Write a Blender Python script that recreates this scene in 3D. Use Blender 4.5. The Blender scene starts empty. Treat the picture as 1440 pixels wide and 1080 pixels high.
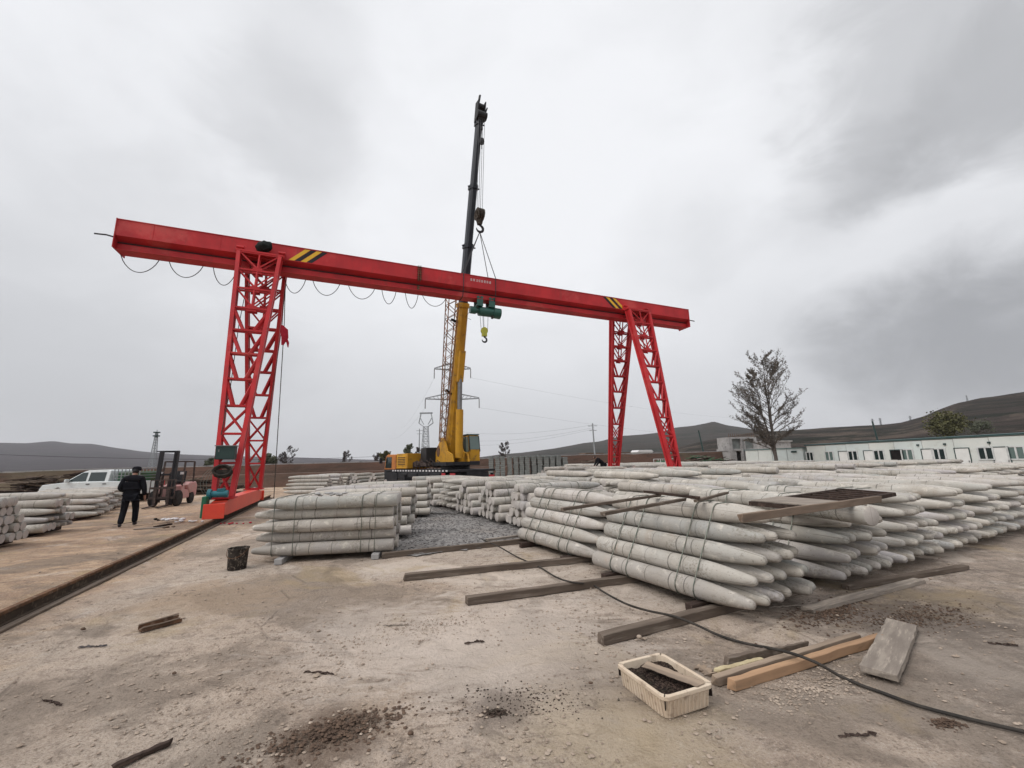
import bpy, math, random
from mathutils import Vector, Matrix, noise
random.seed(7)
SC = bpy.context.scene
COL = SC.collection
V = Vector
# ------------------------------------------------------------------ camera
CH, CF, CP, CR = 1.8, 574.0, math.radians(10.7), math.radians(1.19)
_F = V((0, math.cos(CP), math.sin(CP))); _U0 = V((0, -math.sin(CP), math.cos(CP))); _R0 = V((1, 0, 0))
_R = math.cos(CR)*_R0 - math.sin(CR)*_U0; _U = math.sin(CR)*_R0 + math.cos(CR)*_U0
EYE = V((0, 0, CH))
cd = bpy.data.cameras.new('camera'); cam = bpy.data.objects.new('camera', cd); COL.objects.link(cam)
cd.sensor_width = 36; cd.lens = 36*CF/1440; cd.clip_start = .05; cd.clip_end = 20000
cam.matrix_world = Matrix(((_R.x, _U.x, -_F.x, 0), (_R.y, _U.y, -_F.y, 0), (_R.z, _U.z, -_F.z, CH), (0, 0, 0, 1)))
SC.camera = cam
def ray(px, py): return _F + _R*((px-720)/CF) - _U*((py-540)/CF)
def G(px, py, z=0.):
    d = ray(px, py); k = (z-CH)/d.z; return V((d.x*k, d.y*k, z))
def AT(px, py, dist):            # point seen at a pixel, at a given forward (world y) distance
    d = ray(px, py); k = dist/d.y; return EYE + d*k
def proj(P):
    d = V(P)-EYE; z = d.dot(_F)
    if z < .05: return (-9e3, -9e3)
    return (720+CF*d.dot(_R)/z, 540-CF*d.dot(_U)/z)
def lin(c): c /= 255.; return c/12.92 if c <= .04045 else ((c+.055)/1.055)**2.4
def S(r, g, b): return (lin(r), lin(g), lin(b), 1)
# ------------------------------------------------------------------ world, sun, exposure
SC.view_settings.view_transform = 'Standard'; SC.view_settings.look = 'None'
SC.view_settings.exposure = 0.07; SC.view_settings.gamma = 1
SUN_EL, SUN_AZ = math.radians(46), math.radians(-122)
W = bpy.data.worlds.new('World'); SC.world = W; W.use_nodes = True
nt = W.node_tree; nt.nodes.clear(); N = nt.nodes; LK = nt.links
def wn(t, **k):
    n = N.new(t)
    for a, b in k.items(): setattr(n, a, b)
    return n
def wmath(op, a, b=None, c=None, clamp=False):
    n = wn('ShaderNodeMath', operation=op, use_clamp=clamp)
    for i, v in enumerate((a, b, c)):
        if v is None: continue
        if isinstance(v, (int, float)): n.inputs[i].default_value = v
        else: LK.new(v, n.inputs[i])
    return n.outputs[0]
tc = wn('ShaderNodeTexCoord')
dirv = tc.outputs['Generated']
nz = wn('ShaderNodeTexNoise'); nz.inputs['Scale'].default_value = 2.2; nz.inputs['Detail'].default_value = 5; nz.inputs['Roughness'].default_value = .55
LK.new(dirv, nz.inputs['Vector'])
sub = wn('ShaderNodeVectorMath', operation='SUBTRACT'); LK.new(nz.outputs['Color'], sub.inputs[0]); sub.inputs[1].default_value = (.5, .5, .5)
scl = wn('ShaderNodeVectorMath', operation='SCALE'); LK.new(sub.outputs[0], scl.inputs[0]); scl.inputs['Scale'].default_value = .22
wadd = wn('ShaderNodeVectorMath', operation='ADD'); LK.new(dirv, wadd.inputs[0]); LK.new(scl.outputs[0], wadd.inputs[1])
wdir = wn('ShaderNodeVectorMath', operation='NORMALIZE'); LK.new(wadd.outputs[0], wdir.inputs[0])
rag = wn('ShaderNodeTexNoise'); rag.inputs['Scale'].default_value = 4.5; rag.inputs['Detail'].default_value = 9; rag.inputs['Roughness'].default_value = .58; rag.inputs['Distortion'].default_value = .5
rmp = wn('ShaderNodeMapping'); rmp.inputs['Scale'].default_value = (1, 1, 1.7); LK.new(dirv, rmp.inputs[0]); LK.new(rmp.outputs[0], rag.inputs['Vector'])
def blob(px, py, inner, outer, src=None, rk=1.1):
    """1 inside the angular radius inner, 0 beyond outer, round a fixed compass direction"""
    d = ray(px, py).normalized()
    dt = wn('ShaderNodeVectorMath', operation='DOT_PRODUCT'); LK.new((src or wdir).outputs[0], dt.inputs[0]); dt.inputs[1].default_value = d
    an = wmath('ARCCOSINE', dt.outputs['Value']); rg = wmath('MULTIPLY', wmath('SUBTRACT', rag.outputs['Fac'], .5), math.radians(outer)*rk)
    mr = wn('ShaderNodeMapRange', interpolation_type='SMOOTHSTEP'); LK.new(wmath('ADD', an, rg), mr.inputs['Value'])
    mr.inputs['From Min'].default_value = math.radians(outer); mr.inputs['From Max'].default_value = math.radians(inner)
    return mr.outputs[0]
sep = wn('ShaderNodeSeparateXYZ'); LK.new(dirv, sep.inputs[0])
elev = sep.outputs['Z']
# bright overcast, a little darker down at the horizon
hz = wn('ShaderNodeMapRange', interpolation_type='SMOOTHSTEP'); LK.new(elev, hz.inputs['Value'])
hz.inputs['From Min'].default_value = -.02; hz.inputs['From Max'].default_value = .42
hz.inputs['To Min'].default_value = .625; hz.inputs['To Max'].default_value = .84
base = hz.outputs[0]
val = base
def darken(val, mask, amt): return wmath('MULTIPLY', val, wmath('SUBTRACT', 1., wmath('MULTIPLY', mask, amt)))
val = wmath('ADD', val, wmath('MULTIPLY', blob(760, 230, 2, 36), .085))
for (px, py, i, o, a) in ((440, 60, 3, 9, .10), (420, 170, 4, 10, .13), (430, 250, 1, 8, .07), (1390, 20, 8, 17, .15), (1300, 130, 7, 12, .15), (1440, 140, 5, 10, .16), (1180, 240, 2, 6, .07),
                          (940, 350, 1, 10, .09), (1020, 330, 1, 7, .07), (1340, 500, 5, 13, .34), (1450, 470, 5, 13, .26), (1230, 520, 1, 7, .14), (1120, 470, 1, 6, .05), (1170, 540, 1, 9, .06), (1250, 400, 6, 24, .06),
                          (60, 560, 5, 34, .15), (0, 300, 4, 26, .04), (1160, 280, 1, 7, .12)):
    val = darken(val, blob(px, py, i, o), a)
n2 = wn('ShaderNodeTexNoise'); n2.inputs['Scale'].default_value = 3.3; n2.inputs['Detail'].default_value = 7; n2.inputs['Roughness'].default_value = .5; n2.inputs['Distortion'].default_value = .4
mp = wn('ShaderNodeMapping'); mp.inputs['Scale'].default_value = (1, 1, 2.2); LK.new(dirv, mp.inputs[0]); LK.new(mp.outputs[0], n2.inputs['Vector'])
val = wmath('MULTIPLY', val, wmath('ADD', .91, wmath('MULTIPLY', n2.outputs['Fac'], .18)))
cr = wn('ShaderNodeValToRGB'); LK.new(val, cr.inputs[0])
cr.color_ramp.elements[0].position = .3; cr.color_ramp.elements[0].color = (.292, .296, .308, 1)
cr.color_ramp.elements[1].position = .9; cr.color_ramp.elements[1].color = (.895, .905, .93, 1)
skyt = wn('ShaderNodeTexSky', sky_type='NISHITA'); skyt.sun_disc = False; skyt.sun_elevation = SUN_EL; skyt.sun_rotation = SUN_AZ
bg1 = wn('ShaderNodeBackground'); LK.new(skyt.outputs[0], bg1.inputs[0]); bg1.inputs[1].default_value = .08
bg2 = wn('ShaderNodeBackground'); LK.new(cr.outputs[0], bg2.inputs[0]); zen = wn('ShaderNodeMapRange', interpolation_type='SMOOTHSTEP'); LK.new(elev, zen.inputs['Value']); zen.inputs['From Min'].default_value = .80; zen.inputs['From Max'].default_value = .95; zen.inputs['To Min'].default_value = 1.04; zen.inputs['To Max'].default_value = 2.1  # sky overhead, out of view, is brightened to add light from above
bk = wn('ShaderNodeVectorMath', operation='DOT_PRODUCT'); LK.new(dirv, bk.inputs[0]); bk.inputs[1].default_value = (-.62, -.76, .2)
br = wn('ShaderNodeMapRange', interpolation_type='SMOOTHSTEP'); LK.new(bk.outputs['Value'], br.inputs['Value']); br.inputs['From Min'].default_value = .12; br.inputs['From Max'].default_value = .8; br.inputs['To Min'].default_value = 1.; br.inputs['To Max'].default_value = 1.5  # unseen sky behind the camera is brightened to light the pile sides
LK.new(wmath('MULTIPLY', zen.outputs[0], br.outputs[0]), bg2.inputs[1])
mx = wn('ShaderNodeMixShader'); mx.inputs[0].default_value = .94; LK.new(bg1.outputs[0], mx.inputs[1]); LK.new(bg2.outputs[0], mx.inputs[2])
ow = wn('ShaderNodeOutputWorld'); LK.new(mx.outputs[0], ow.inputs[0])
sl = bpy.data.lights.new('sun', 'SUN'); sl.energy = 1.5; sl.angle = math.radians(22); sl.color = (1, .965, .92)
sun = bpy.data.objects.new('sun', sl); COL.objects.link(sun)
sd = V((math.sin(SUN_AZ)*math.cos(SUN_EL), math.cos(SUN_AZ)*math.cos(SUN_EL), math.sin(SUN_EL)))
sun.rotation_euler = sd.to_track_quat('Z', 'Y').to_euler()
sun.location = (0, 0, 60)

# ------------------------------------------------------------------ mesh helpers
class MB:
    def __init__(s): s.v = []; s.f = []; s.m = []; s.cm = 0; s.at = []
    def add(s, vs, fs, M=None):
        o = len(s.v)
        s.v += [tuple(M @ V(p)) if M else tuple(p) for p in vs]
        s.f += [tuple(i+o for i in f) for f in fs]; s.m += [s.cm]*len(fs)
        return s
    def box(s, c, d, M=None, rz=0.):
        x, y, z = d[0]/2, d[1]/2, d[2]/2
        vs = [(-x, -y, -z), (x, -y, -z), (x, y, -z), (-x, y, -z), (-x, -y, z), (x, -y, z), (x, y, z), (-x, y, z)]
        T = Matrix.Translation(c) @ Matrix.Rotation(rz, 4, 'Z')
        if M: T = M @ T
        return s.add(vs, [(0, 3, 2, 1), (4, 5, 6, 7), (0, 1, 5, 4), (1, 2, 6, 5), (2, 3, 7, 6), (3, 0, 4, 7)], T)
    def bar(s, p, q, w, h=None, up=(0, 0, 1), w2=None, h2=None):
        p, q = V(p), V(q); h = h or w; d = (q-p).normalized(); up = V(up)
        if abs(d.dot(up)) > .98: up = V((0, 1, 0)) if abs(d.y) < .9 else V((1, 0, 0))
        a = d.cross(up).normalized(); b = a.cross(d).normalized(); vs = []
        for P, ww, hh in ((p, w, h), (q, w2 or w, h2 or h)):
            for i, j in ((-1, -1), (1, -1), (1, 1), (-1, 1)): vs.append(P + a*i*ww/2 + b*j*hh/2)
        return s.add(vs, [(0, 1, 2, 3), (7, 6, 5, 4), (0, 4, 5, 1), (1, 5, 6, 2), (2, 6, 7, 3), (3, 7, 4, 0)])
    def tube(s, pts, r, n=8, cap=True, closed=False):
        pts = [V(p) for p in pts]; m = len(pts); o = []; vs = []
        a = None
        for i, p in enumerate(pts):
            if closed: d = pts[(i+1) % m]-pts[i-1]
            else: d = pts[min(i+1, m-1)]-pts[max(i-1, 0)]
            if d.length < 1e-9: d = V((0, 0, 1))
            d.normalize()
            if a is None: a = d.cross(V((0, 0, 1)) if abs(d.z) < .9 else V((1, 0, 0))).normalized()
            else: a = (a - d*a.dot(d)); a = a.normalized() if a.length > 1e-6 else d.orthogonal().normalized()
            b = d.cross(a); rr = r[i] if isinstance(r, (list, tuple)) else r
            for k in range(n):
                t = 2*math.pi*k/n; vs.append(p + (a*math.cos(t)+b*math.sin(t))*rr)
        fs = []
        for i in range(m if closed else m-1):
            j = (i+1) % m
            for k in range(n): fs.append((i*n+k, i*n+(k+1) % n, j*n+(k+1) % n, j*n+k))
        if cap and not closed: fs.append(tuple(range(n))[::-1]); fs.append(tuple((m-1)*n+k for k in range(n)))
        return s.add(vs, fs)
    def lathe(s, prof, n=20, M=None):   # prof [(r, z)]
        vs = []; fs = []
        for r, z in prof:
            for k in range(n): t = 2*math.pi*k/n; vs.append((r*math.cos(t), r*math.sin(t), z))
        for i in range(len(prof)-1):
            for k in range(n): fs.append((i*n+k, i*n+(k+1) % n, (i+1)*n+(k+1) % n, (i+1)*n+k))
        fs.append(tuple(range(n))[::-1]); fs.append(tuple((len(prof)-1)*n+k for k in range(n)))
        return s.add(vs, fs, M)
    def cyl(s, p, q, r, n=16, r2=None): return s.tube([p, q], [r, r2 if r2 is not None else r], n)
    def prism(s, out, a, b, M=None):    # outline in (x, z), extruded in y from a to b
        n = len(out); vs = [(x, a, z) for x, z in out]+[(x, b, z) for x, z in out]
        fs = [tuple(range(n)), tuple(range(2*n-1, n-1, -1))]+[(i, i+n, (i+1) % n+n, (i+1) % n) for i in range(n)]
        return s.add(vs, fs, M)
    def rock(s, c, r, sq=.7):
        vs = []; ph = random.random()*6
        for (x, y, z) in ((0, 0, 1), (.9, 0, .3), (.28, .85, .35), (-.72, .52, .3), (-.72, -.52, .35), (.28, -.85, .3), (0, 0, -.6)):
            k = r*random.uniform(.7, 1.2); cs, sn = math.cos(ph), math.sin(ph)
            vs.append((c[0]+(x*cs-y*sn)*k, c[1]+(x*sn+y*cs)*k, c[2]+z*k*sq))
        return s.add(vs, [(0, 1, 2), (0, 2, 3), (0, 3, 4), (0, 4, 5), (0, 5, 1), (6, 2, 1), (6, 3, 2), (6, 4, 3), (6, 5, 4), (6, 1, 5)])
    def mesh(s, name, mats, smooth=False):
        me = bpy.data.meshes.new(name); me.from_pydata([tuple(p) for p in s.v], [], s.f)
        for m in (mats if isinstance(mats, (list, tuple)) else [mats]): me.materials.append(m)
        if any(s.m): me.polygons.foreach_set('material_index', s.m)
        if smooth:
            me.polygons.foreach_set('use_smooth', [True]*len(me.polygons))
            if smooth != 'all': me.set_sharp_from_angle(angle=math.radians(38))
        me.update(); return me
    def build(s, name, mats, parent=None, smooth=False, bevel=0, loc=None, rz=0):
        o = bpy.data.objects.new(name, s.mesh(name, mats, smooth)); COL.objects.link(o)
        if parent: o.parent = parent
        if loc is not None: o.location = loc
        o.rotation_euler.z = rz
        if bevel:
            b = o.modifiers.new('bevel', 'BEVEL'); b.width = bevel; b.segments = 2; b.limit_method = 'ANGLE'; b.angle_limit = math.radians(40)
        return o
def tag(o, label=None, cat=None, group=None, kind=None):
    if label: o['label'] = label
    if cat: o['category'] = cat
    if group: o['group'] = group
    if kind: o['kind'] = kind
    return o
def empty(name, loc, rz=0., label=None, cat=None, group=None):
    o = bpy.data.objects.new(name, None); COL.objects.link(o); o.location = loc; o.rotation_euler.z = rz
    o.empty_display_size = .3
    return tag(o, label, cat, group)
def copy_tree(o, parent=None):
    c = o.copy(); COL.objects.link(c); c.parent = parent
    for ch in [x for x in COL.objects if x.parent == o]: copy_tree(ch, c)
    return c

# ------------------------------------------------------------------ materials
class NT:
    def __init__(s, name):
        s.m = bpy.data.materials.new(name); s.m.use_nodes = True; s.t = s.m.node_tree; s.t.nodes.clear()
        s.out = s.n('ShaderNodeOutputMaterial'); s.b = s.n('ShaderNodeBsdfPrincipled'); s.l(s.b.outputs[0], s.out.inputs[0])
        s.tc = s.n('ShaderNodeTexCoord'); s.obj = s.tc.outputs['Object']
    def n(s, t, **k):
        n = s.t.nodes.new(t)
        for a, b in k.items(): setattr(n, a, b)
        return n
    def l(s, a, b): s.t.links.new(a, b)
    def put(s, sock, v):
        if isinstance(v, bpy.types.NodeSocket): s.l(v, sock)
        else: sock.default_value = v
    def math(s, op, a, b=0., c=0., clamp=False):
        n = s.n('ShaderNodeMath', operation=op, use_clamp=clamp); s.put(n.inputs[0], a); s.put(n.inputs[1], b); s.put(n.inputs[2], c); return n.outputs[0]
    def map(s, scale=(1, 1, 1), src=None, loc=(0, 0, 0), rot=(0, 0, 0)):
        n = s.n('ShaderNodeMapping'); s.l(src or s.obj, n.inputs[0]); n.inputs['Scale'].default_value = scale; n.inputs['Location'].default_value = loc; n.inputs['Rotation'].default_value = rot; return n.outputs[0]
    def noise(s, scale, detail=4, rough=.55, src=None, dist=0., col=False):
        n = s.n('ShaderNodeTexNoise'); s.l(src or s.obj, n.inputs['Vector']); n.inputs['Scale'].default_value = scale; n.inputs['Detail'].default_value = detail
        n.inputs['Roughness'].default_value = rough; n.inputs['Distortion'].default_value = dist; return n.outputs['Color' if col else 'Fac']
    def vor(s, scale, src=None, feat='F1', out='Distance', rnd=1.):
        n = s.n('ShaderNodeTexVoronoi', feature=feat); s.l(src or s.obj, n.inputs['Vector']); n.inputs['Scale'].default_value = scale; n.inputs['Randomness'].default_value = rnd; return n.outputs[out]
    def step(s, x, a, b, lo=0., hi=1.):
        n = s.n('ShaderNodeMapRange', interpolation_type='SMOOTHSTEP'); s.put(n.inputs['Value'], x)
        n.inputs['From Min'].default_value = a; n.inputs['From Max'].default_value = b; n.inputs['To Min'].default_value = lo; n.inputs['To Max'].default_value = hi; return n.outputs[0]
    def mix(s, f, a, b, blend='MIX'):
        n = s.n('ShaderNodeMix', data_type='RGBA', blend_type=blend); s.put(n.inputs[0], f); s.put(n.inputs[6], a); s.put(n.inputs[7], b); return n.outputs[2]
    def bump(s, h, st=.5, dist=.01, nrm=None):
        n = s.n('ShaderNodeBump'); n.inputs['Strength'].default_value = st; n.inputs['Distance'].default_value = dist; s.l(h, n.inputs['Height'])
        if nrm is not None: s.l(nrm, n.inputs['Normal'])
        return n.outputs[0]
    def fin(s, col, rough=.7, metal=0., nrm=None, spec=None):
        s.put(s.b.inputs['Base Color'], col); s.put(s.b.inputs['Roughness'], rough); s.b.inputs['Metallic'].default_value = metal
        if nrm is not None: s.l(nrm, s.b.inputs['Normal'])
        if spec is not None: s.b.inputs['Specular IOR Level'].default_value = spec
        return s.m
def pm(name, c1, c2=None, scale=3., rough=.7, metal=0., bump=.2, bs=None, dirt=None, dirt_amt=.5, stretch=(1, 1, 1), bd=.004):
    t = NT(name); c2 = c2 or tuple(x*.75 for x in c1[:3])+(1,)
    src = t.map(stretch); f = t.step(t.noise(scale, 6, .6, src), .3, .7)
    c = t.mix(f, c1, c2)
    if dirt:
        d = t.step(t.noise(scale*2.3, 7, .65, t.map(stretch, loc=(5, 3, 1))), .52, .68, 0, dirt_amt); c = t.mix(d, c, dirt)
    h = t.noise(bs or scale*8, 6, .6, src)
    return t.fin(c, rough, metal, t.bump(h, bump, bd), .5 if rough < .45 else (.25 if rough < .7 else .06))
M = {}
M['red0'] = pm('red_paint', (.44, .018, .022, 1), (.36, .014, .018, 1), 1.3, .5, bump=.08, dirt=(.20, .035, .03, 1), dirt_amt=.6)
t = NT('crane_red'); s1_ = t.map((5, 5, .5)); cc_ = t.mix(t.step(t.noise(.8, 5, .6), .35, .65), (.47, .020, .024, 1), (.35, .014, .018, 1))
cc_ = t.mix(t.step(t.noise(1.4, 6, .65, s1_), .55, .70, 0, .5), cc_, (.22, .03, .025, 1)); cc_ = t.mix(t.step(t.noise(.6, 6, .6, t.map((1, 1, 1), loc=(8, 1, 3))), .56, .70, 0, .35), cc_, (.55, .12, .10, 1))
cc_ = t.mix(t.step(t.noise(9, 6, .7), .62, .70, 0, .6), cc_, (.12, .045, .03, 1)); M['red'] = t.fin(cc_, .55, 0, t.bump(t.noise(3, 5, .6), .12, .01), .3)
M['red2'] = pm('orange_red_paint', (.66, .055, .022, 1), (.58, .04, .02, 1), 1.3, .42, bump=.05, dirt=(.35, .12, .08, 1), dirt_amt=.3)
M['black'] = pm('black_paint', (.010, .010, .012, 1), (.022, .021, .023, 1), 2, .6)
M['boomblack'] = pm('dark_steel_paint', (.010, .013, .020, 1), (.018, .020, .027, 1), 1.2, .45, bump=.05)
M['yellow'] = pm('yellow_paint', (.50, .26, .018, 1), (.40, .20, .02, 1), 1.2, .55, bump=.08, dirt=(.13, .08, .04, 1), dirt_amt=.75)
M['orange'] = pm('orange_paint', (.42, .15, .035, 1), (.33, .12, .035, 1), 1.5, .55, bump=.08, dirt=(.13, .08, .05, 1), dirt_amt=.75)
M['stripe'] = pm('stripe_yellow', (.70, .42, .03, 1), (.65, .38, .03, 1), 2, .5, bump=0.02)
M['green'] = pm('green_paint', (.010, .085, .062, 1), (.012, .06, .048, 1), 4, .4, bump=.05, dirt=(.05, .07, .06, 1))
M['teal'] = pm('teal_paint', (.02, .14, .17, 1), (.02, .10, .12, 1), 5, .45)
M['boxgreen'] = pm('dark_green_steel', (.03, .055, .05, 1), (.022, .04, .04, 1), 4, .5)
M['hookyel'] = pm('yellow_green_steel', (.42, .40, .05, 1), (.28, .28, .05, 1), 8, .5)
M['steel'] = pm('grey_steel', (.22, .22, .22, 1), (.15, .15, .15, 1), 5, .45, .6)
M['galv'] = pm('galvanised_steel', (.26, .27, .28, 1), (.2, .21, .22, 1), 3, .6, .2)
M['wire'] = pm('dark_wire', (.03, .03, .035, 1), None, 8, .6)
M['rope'] = pm('steel_rope', (.09, .09, .095, 1), None, 20, .5, .3)
M['strap'] = pm('steel_strapping', (.17, .165, .14, 1), (.10, .12, .10, 1), 9, .5, .4)
M['rubber'] = pm('tyre_rubber', (.028, .026, .026, 1), (.05, .045, .042, 1), 6, .85, bump=.3)
M['cable'] = pm('cable_rubber', (.028, .026, .024, 1), (.06, .052, .045, 1), 6, .8)
M['rust'] = pm('rusty_steel', (.16, .085, .05, 1), (.08, .05, .035, 1), 6, .8, .1, bump=.4, dirt=(.28, .21, .16, 1), dirt_amt=.6)
M['railside'] = pm('rail_steel', (.075, .055, .042, 1), (.05, .038, .03, 1), 5, .75, .1, bump=.4, dirt=(.2, .16, .12, 1), dirt_amt=.5)
M['pink'] = pm('faded_pink_paint', (.48, .22, .21, 1), (.42, .25, .23, 1), 4, .55, dirt=(.3, .24, .2, 1), dirt_amt=.6)
M['fork'] = pm('grimy_machine_steel', (.045, .036, .034, 1), (.085, .065, .058, 1), 5, .7, .1, dirt=(.18, .13, .11, 1), dirt_amt=.6)
M['white'] = pm('white_car_paint', (.54, .57, .57, 1), (.48, .51, .51, 1), 2, .3, bump=.0, dirt=(.4, .38, .35, 1), dirt_amt=.3)
M['foam'] = pm('polystyrene', (.56, .47, .37, 1), (.50, .40, .30, 1), 5, .8, bump=.35, bs=120, dirt=(.22, .16, .12, 1), dirt_amt=.6)
M['soil'] = pm('dark_soil', (.035, .024, .020, 1), (.016, .012, .011, 1), 18, .95, bump=1., bs=60, bd=.02)
M['crumb'] = pm('earth_crumbs', (.13, .088, .064, 1), (.075, .052, .04, 1), 14, .95, bump=.6)
M['crumbdark'] = pm('dark_crumbs', (.075, .052, .042, 1), (.03, .026, .02, 1), 14, .95, bump=.6)
M['stone'] = pm('small_stones', (.38, .31, .25, 1), (.20, .155, .12, 1), 3, .9, bump=.5, bs=50)
M['gravelst'] = pm('gravel_stones', (.23, .215, .205, 1), (.115, .108, .105, 1), 2.5, .9, bump=.5, bs=50)
M['plastic'] = pm('white_plastic', (.62, .60, .60, 1), (.48, .46, .46, 1), 7, .5, bump=.3)
M['blackplastic'] = pm('black_plastic', (.009, .011, .010, 1), (.016, .018, .017, 1), 7, .7, bump=.3)
M['redcloth'] = pm('red_cloth', (.42, .03, .05, 1), None, 9, .9)
M['cloth'] = pm('black_cloth', (.009, .0095, .012, 1), (.014, .014, .017, 1), 12, .95, bump=.3, bs=30)
M['trous'] = pm('dark_trousers', (.008, .009, .012, 1), (.013, .013, .016, 1), 12, .95, bump=.3, bs=30)
M['skin'] = pm('skin', (.30, .17, .12, 1), (.26, .14, .10, 1), 12, .6, bump=.05)
M['hair'] = pm('black_hair', (.01, .009, .009, 1), None, 30, .6)
M['bucket'] = pm('tarred_bucket', (.05, .042, .036, 1), (.022, .018, .016, 1), 9, .8, bump=.6, dirt=(.24, .2, .16, 1), dirt_amt=.8)
M['cabin'] = pm('cabin_panel', (.56, .57, .54, 1), (.49, .52, .49, 1), .5, .55, bump=.03, dirt=(.36, .35, .31, 1), dirt_amt=.35)
M['cabin2'] = pm('cabin_panel_mint', (.52, .57, .55, 1), (.47, .51, .50, 1), .5, .55, bump=.03, dirt=(.36, .35, .31, 1), dirt_amt=.35)
M['cabroof'] = pm('cabin_roof_trim', (.06, .13, .13, 1), (.08, .14, .14, 1), .8, .5)
M['door'] = pm('door_panel', (.62, .62, .60, 1), (.56, .56, .54, 1), 2, .5, bump=.03)
M['darkin'] = pm('dark_opening', (.012, .011, .011, 1), (.02, .018, .018, 1), 2, .9)
M['frame'] = pm('window_frame', (.52, .53, .52, 1), None, 3, .5)
M['concrete'] = pm('cast_concrete', (.34, .33, .32, 1), (.25, .24, .235, 1), 1.2, .9, bump=.3, dirt=(.13, .12, .12, 1), dirt_amt=.7)
M['slab'] = pm('concrete_blocks', (.20, .21, .20, 1), (.13, .14, .135, 1), 1.6, .9, bump=.4)
M['wood'] = pm('pine_timber', (.40, .25, .15, 1), (.27, .17, .105, 1), 5, .8, bump=.5, dirt=(.2, .14, .09, 1), stretch=(.12, 1.5, 1.5), dirt_amt=.5)
M['woodtop'] = pm('weathered_pine', (.33, .255, .19, 1), (.20, .155, .12, 1), 5, .85, bump=.5, dirt=(.17, .13, .1, 1), stretch=(.12, 1.5, 1.5), dirt_amt=.5)
M['oldwood'] = pm('old_grey_timber', (.155, .122, .098, 1), (.09, .07, .056, 1), 5, .9, bump=.7, dirt=(.27, .23, .19, 1), stretch=(.15, 1.6, 1.6), dirt_amt=.5)
M['greyplank'] = pm('grey_plank', (.29, .25, .21, 1), (.18, .152, .13, 1), 9, .9, bump=.8, dirt=(.42, .36, .30, 1), stretch=(.2, 1.6, 1.6), dirt_amt=.5)
M['greywood'] = pm('brown_weathered_board', (.25, .185, .14, 1), (.15, .115, .09, 1), 5, .85, bump=.5, dirt=(.10, .08, .065, 1), stretch=(.12, 1.5, 1.5), dirt_amt=.5)
M['darkwood'] = pm('dark_timber', (.055, .038, .032, 1), (.035, .026, .022, 1), 5, .85, bump=.5, stretch=(.15, 1.6, 1.6), dirt=(.14, .1, .08, 1))
M['yelwood'] = pm('split_fresh_wood', (.50, .43, .27, 1), (.36, .29, .18, 1), 9, .8, bump=.6)
M['bark'] = pm('bark', (.115, .10, .09, 1), (.07, .06, .054, 1), 6, .95, bump=.8)
M['bud'] = pm('young_leaves', (.13, .108, .09, 1), (.085, .073, .06, 1), .9, .8, bump=0)
M['bushg'] = pm('bush_leaves', (.10, .095, .045, 1), (.065, .065, .032, 1), .5, .85, bump=0)
M['ever'] = pm('evergreen_leaves', (.085, .095, .065, 1), (.10, .105, .075, 1), .7, .85, bump=0)
M['twig'] = pm('bare_twigs', (.09, .08, .08, 1), None, .7, .9, bump=0)
M['net'] = pm('green_net', (.05, .14, .08, 1), (.09, .10, .06, 1), .8, .9)
g = NT('car_glass'); M['glass'] = g.fin((.012, .022, .022, 1), .08, 0., None, .5)
g = NT('cab_glass'); M['cabglass'] = g.fin((.10, .14, .13, 1), .1, 0., None, .5)
g = NT('lamp_red'); M['lampred'] = g.fin((.4, .02, .03, 1), .3)
def mat_brick():
    t = NT('earth_wall'); src = t.map((1, 1, 1))
    c = t.mix(t.step(t.noise(.25, 5, .6, t.map((.4, .4, 2.5))), .35, .65), (.12, .066, .047, 1), (.08, .05, .036, 1))
    c = t.mix(t.step(t.noise(.9, 7, .7, t.map((.5, .5, 4))), .5, .66, 0, .6), c, (.045, .034, .027, 1))
    c = t.mix(t.step(t.noise(.12, 3, .5), .55, .65, 0, .45), c, (.13, .11, .065, 1))
    return t.fin(c, .95, 0, t.bump(t.noise(6, 6), .8, .08))
M['brick'] = mat_brick()
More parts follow.
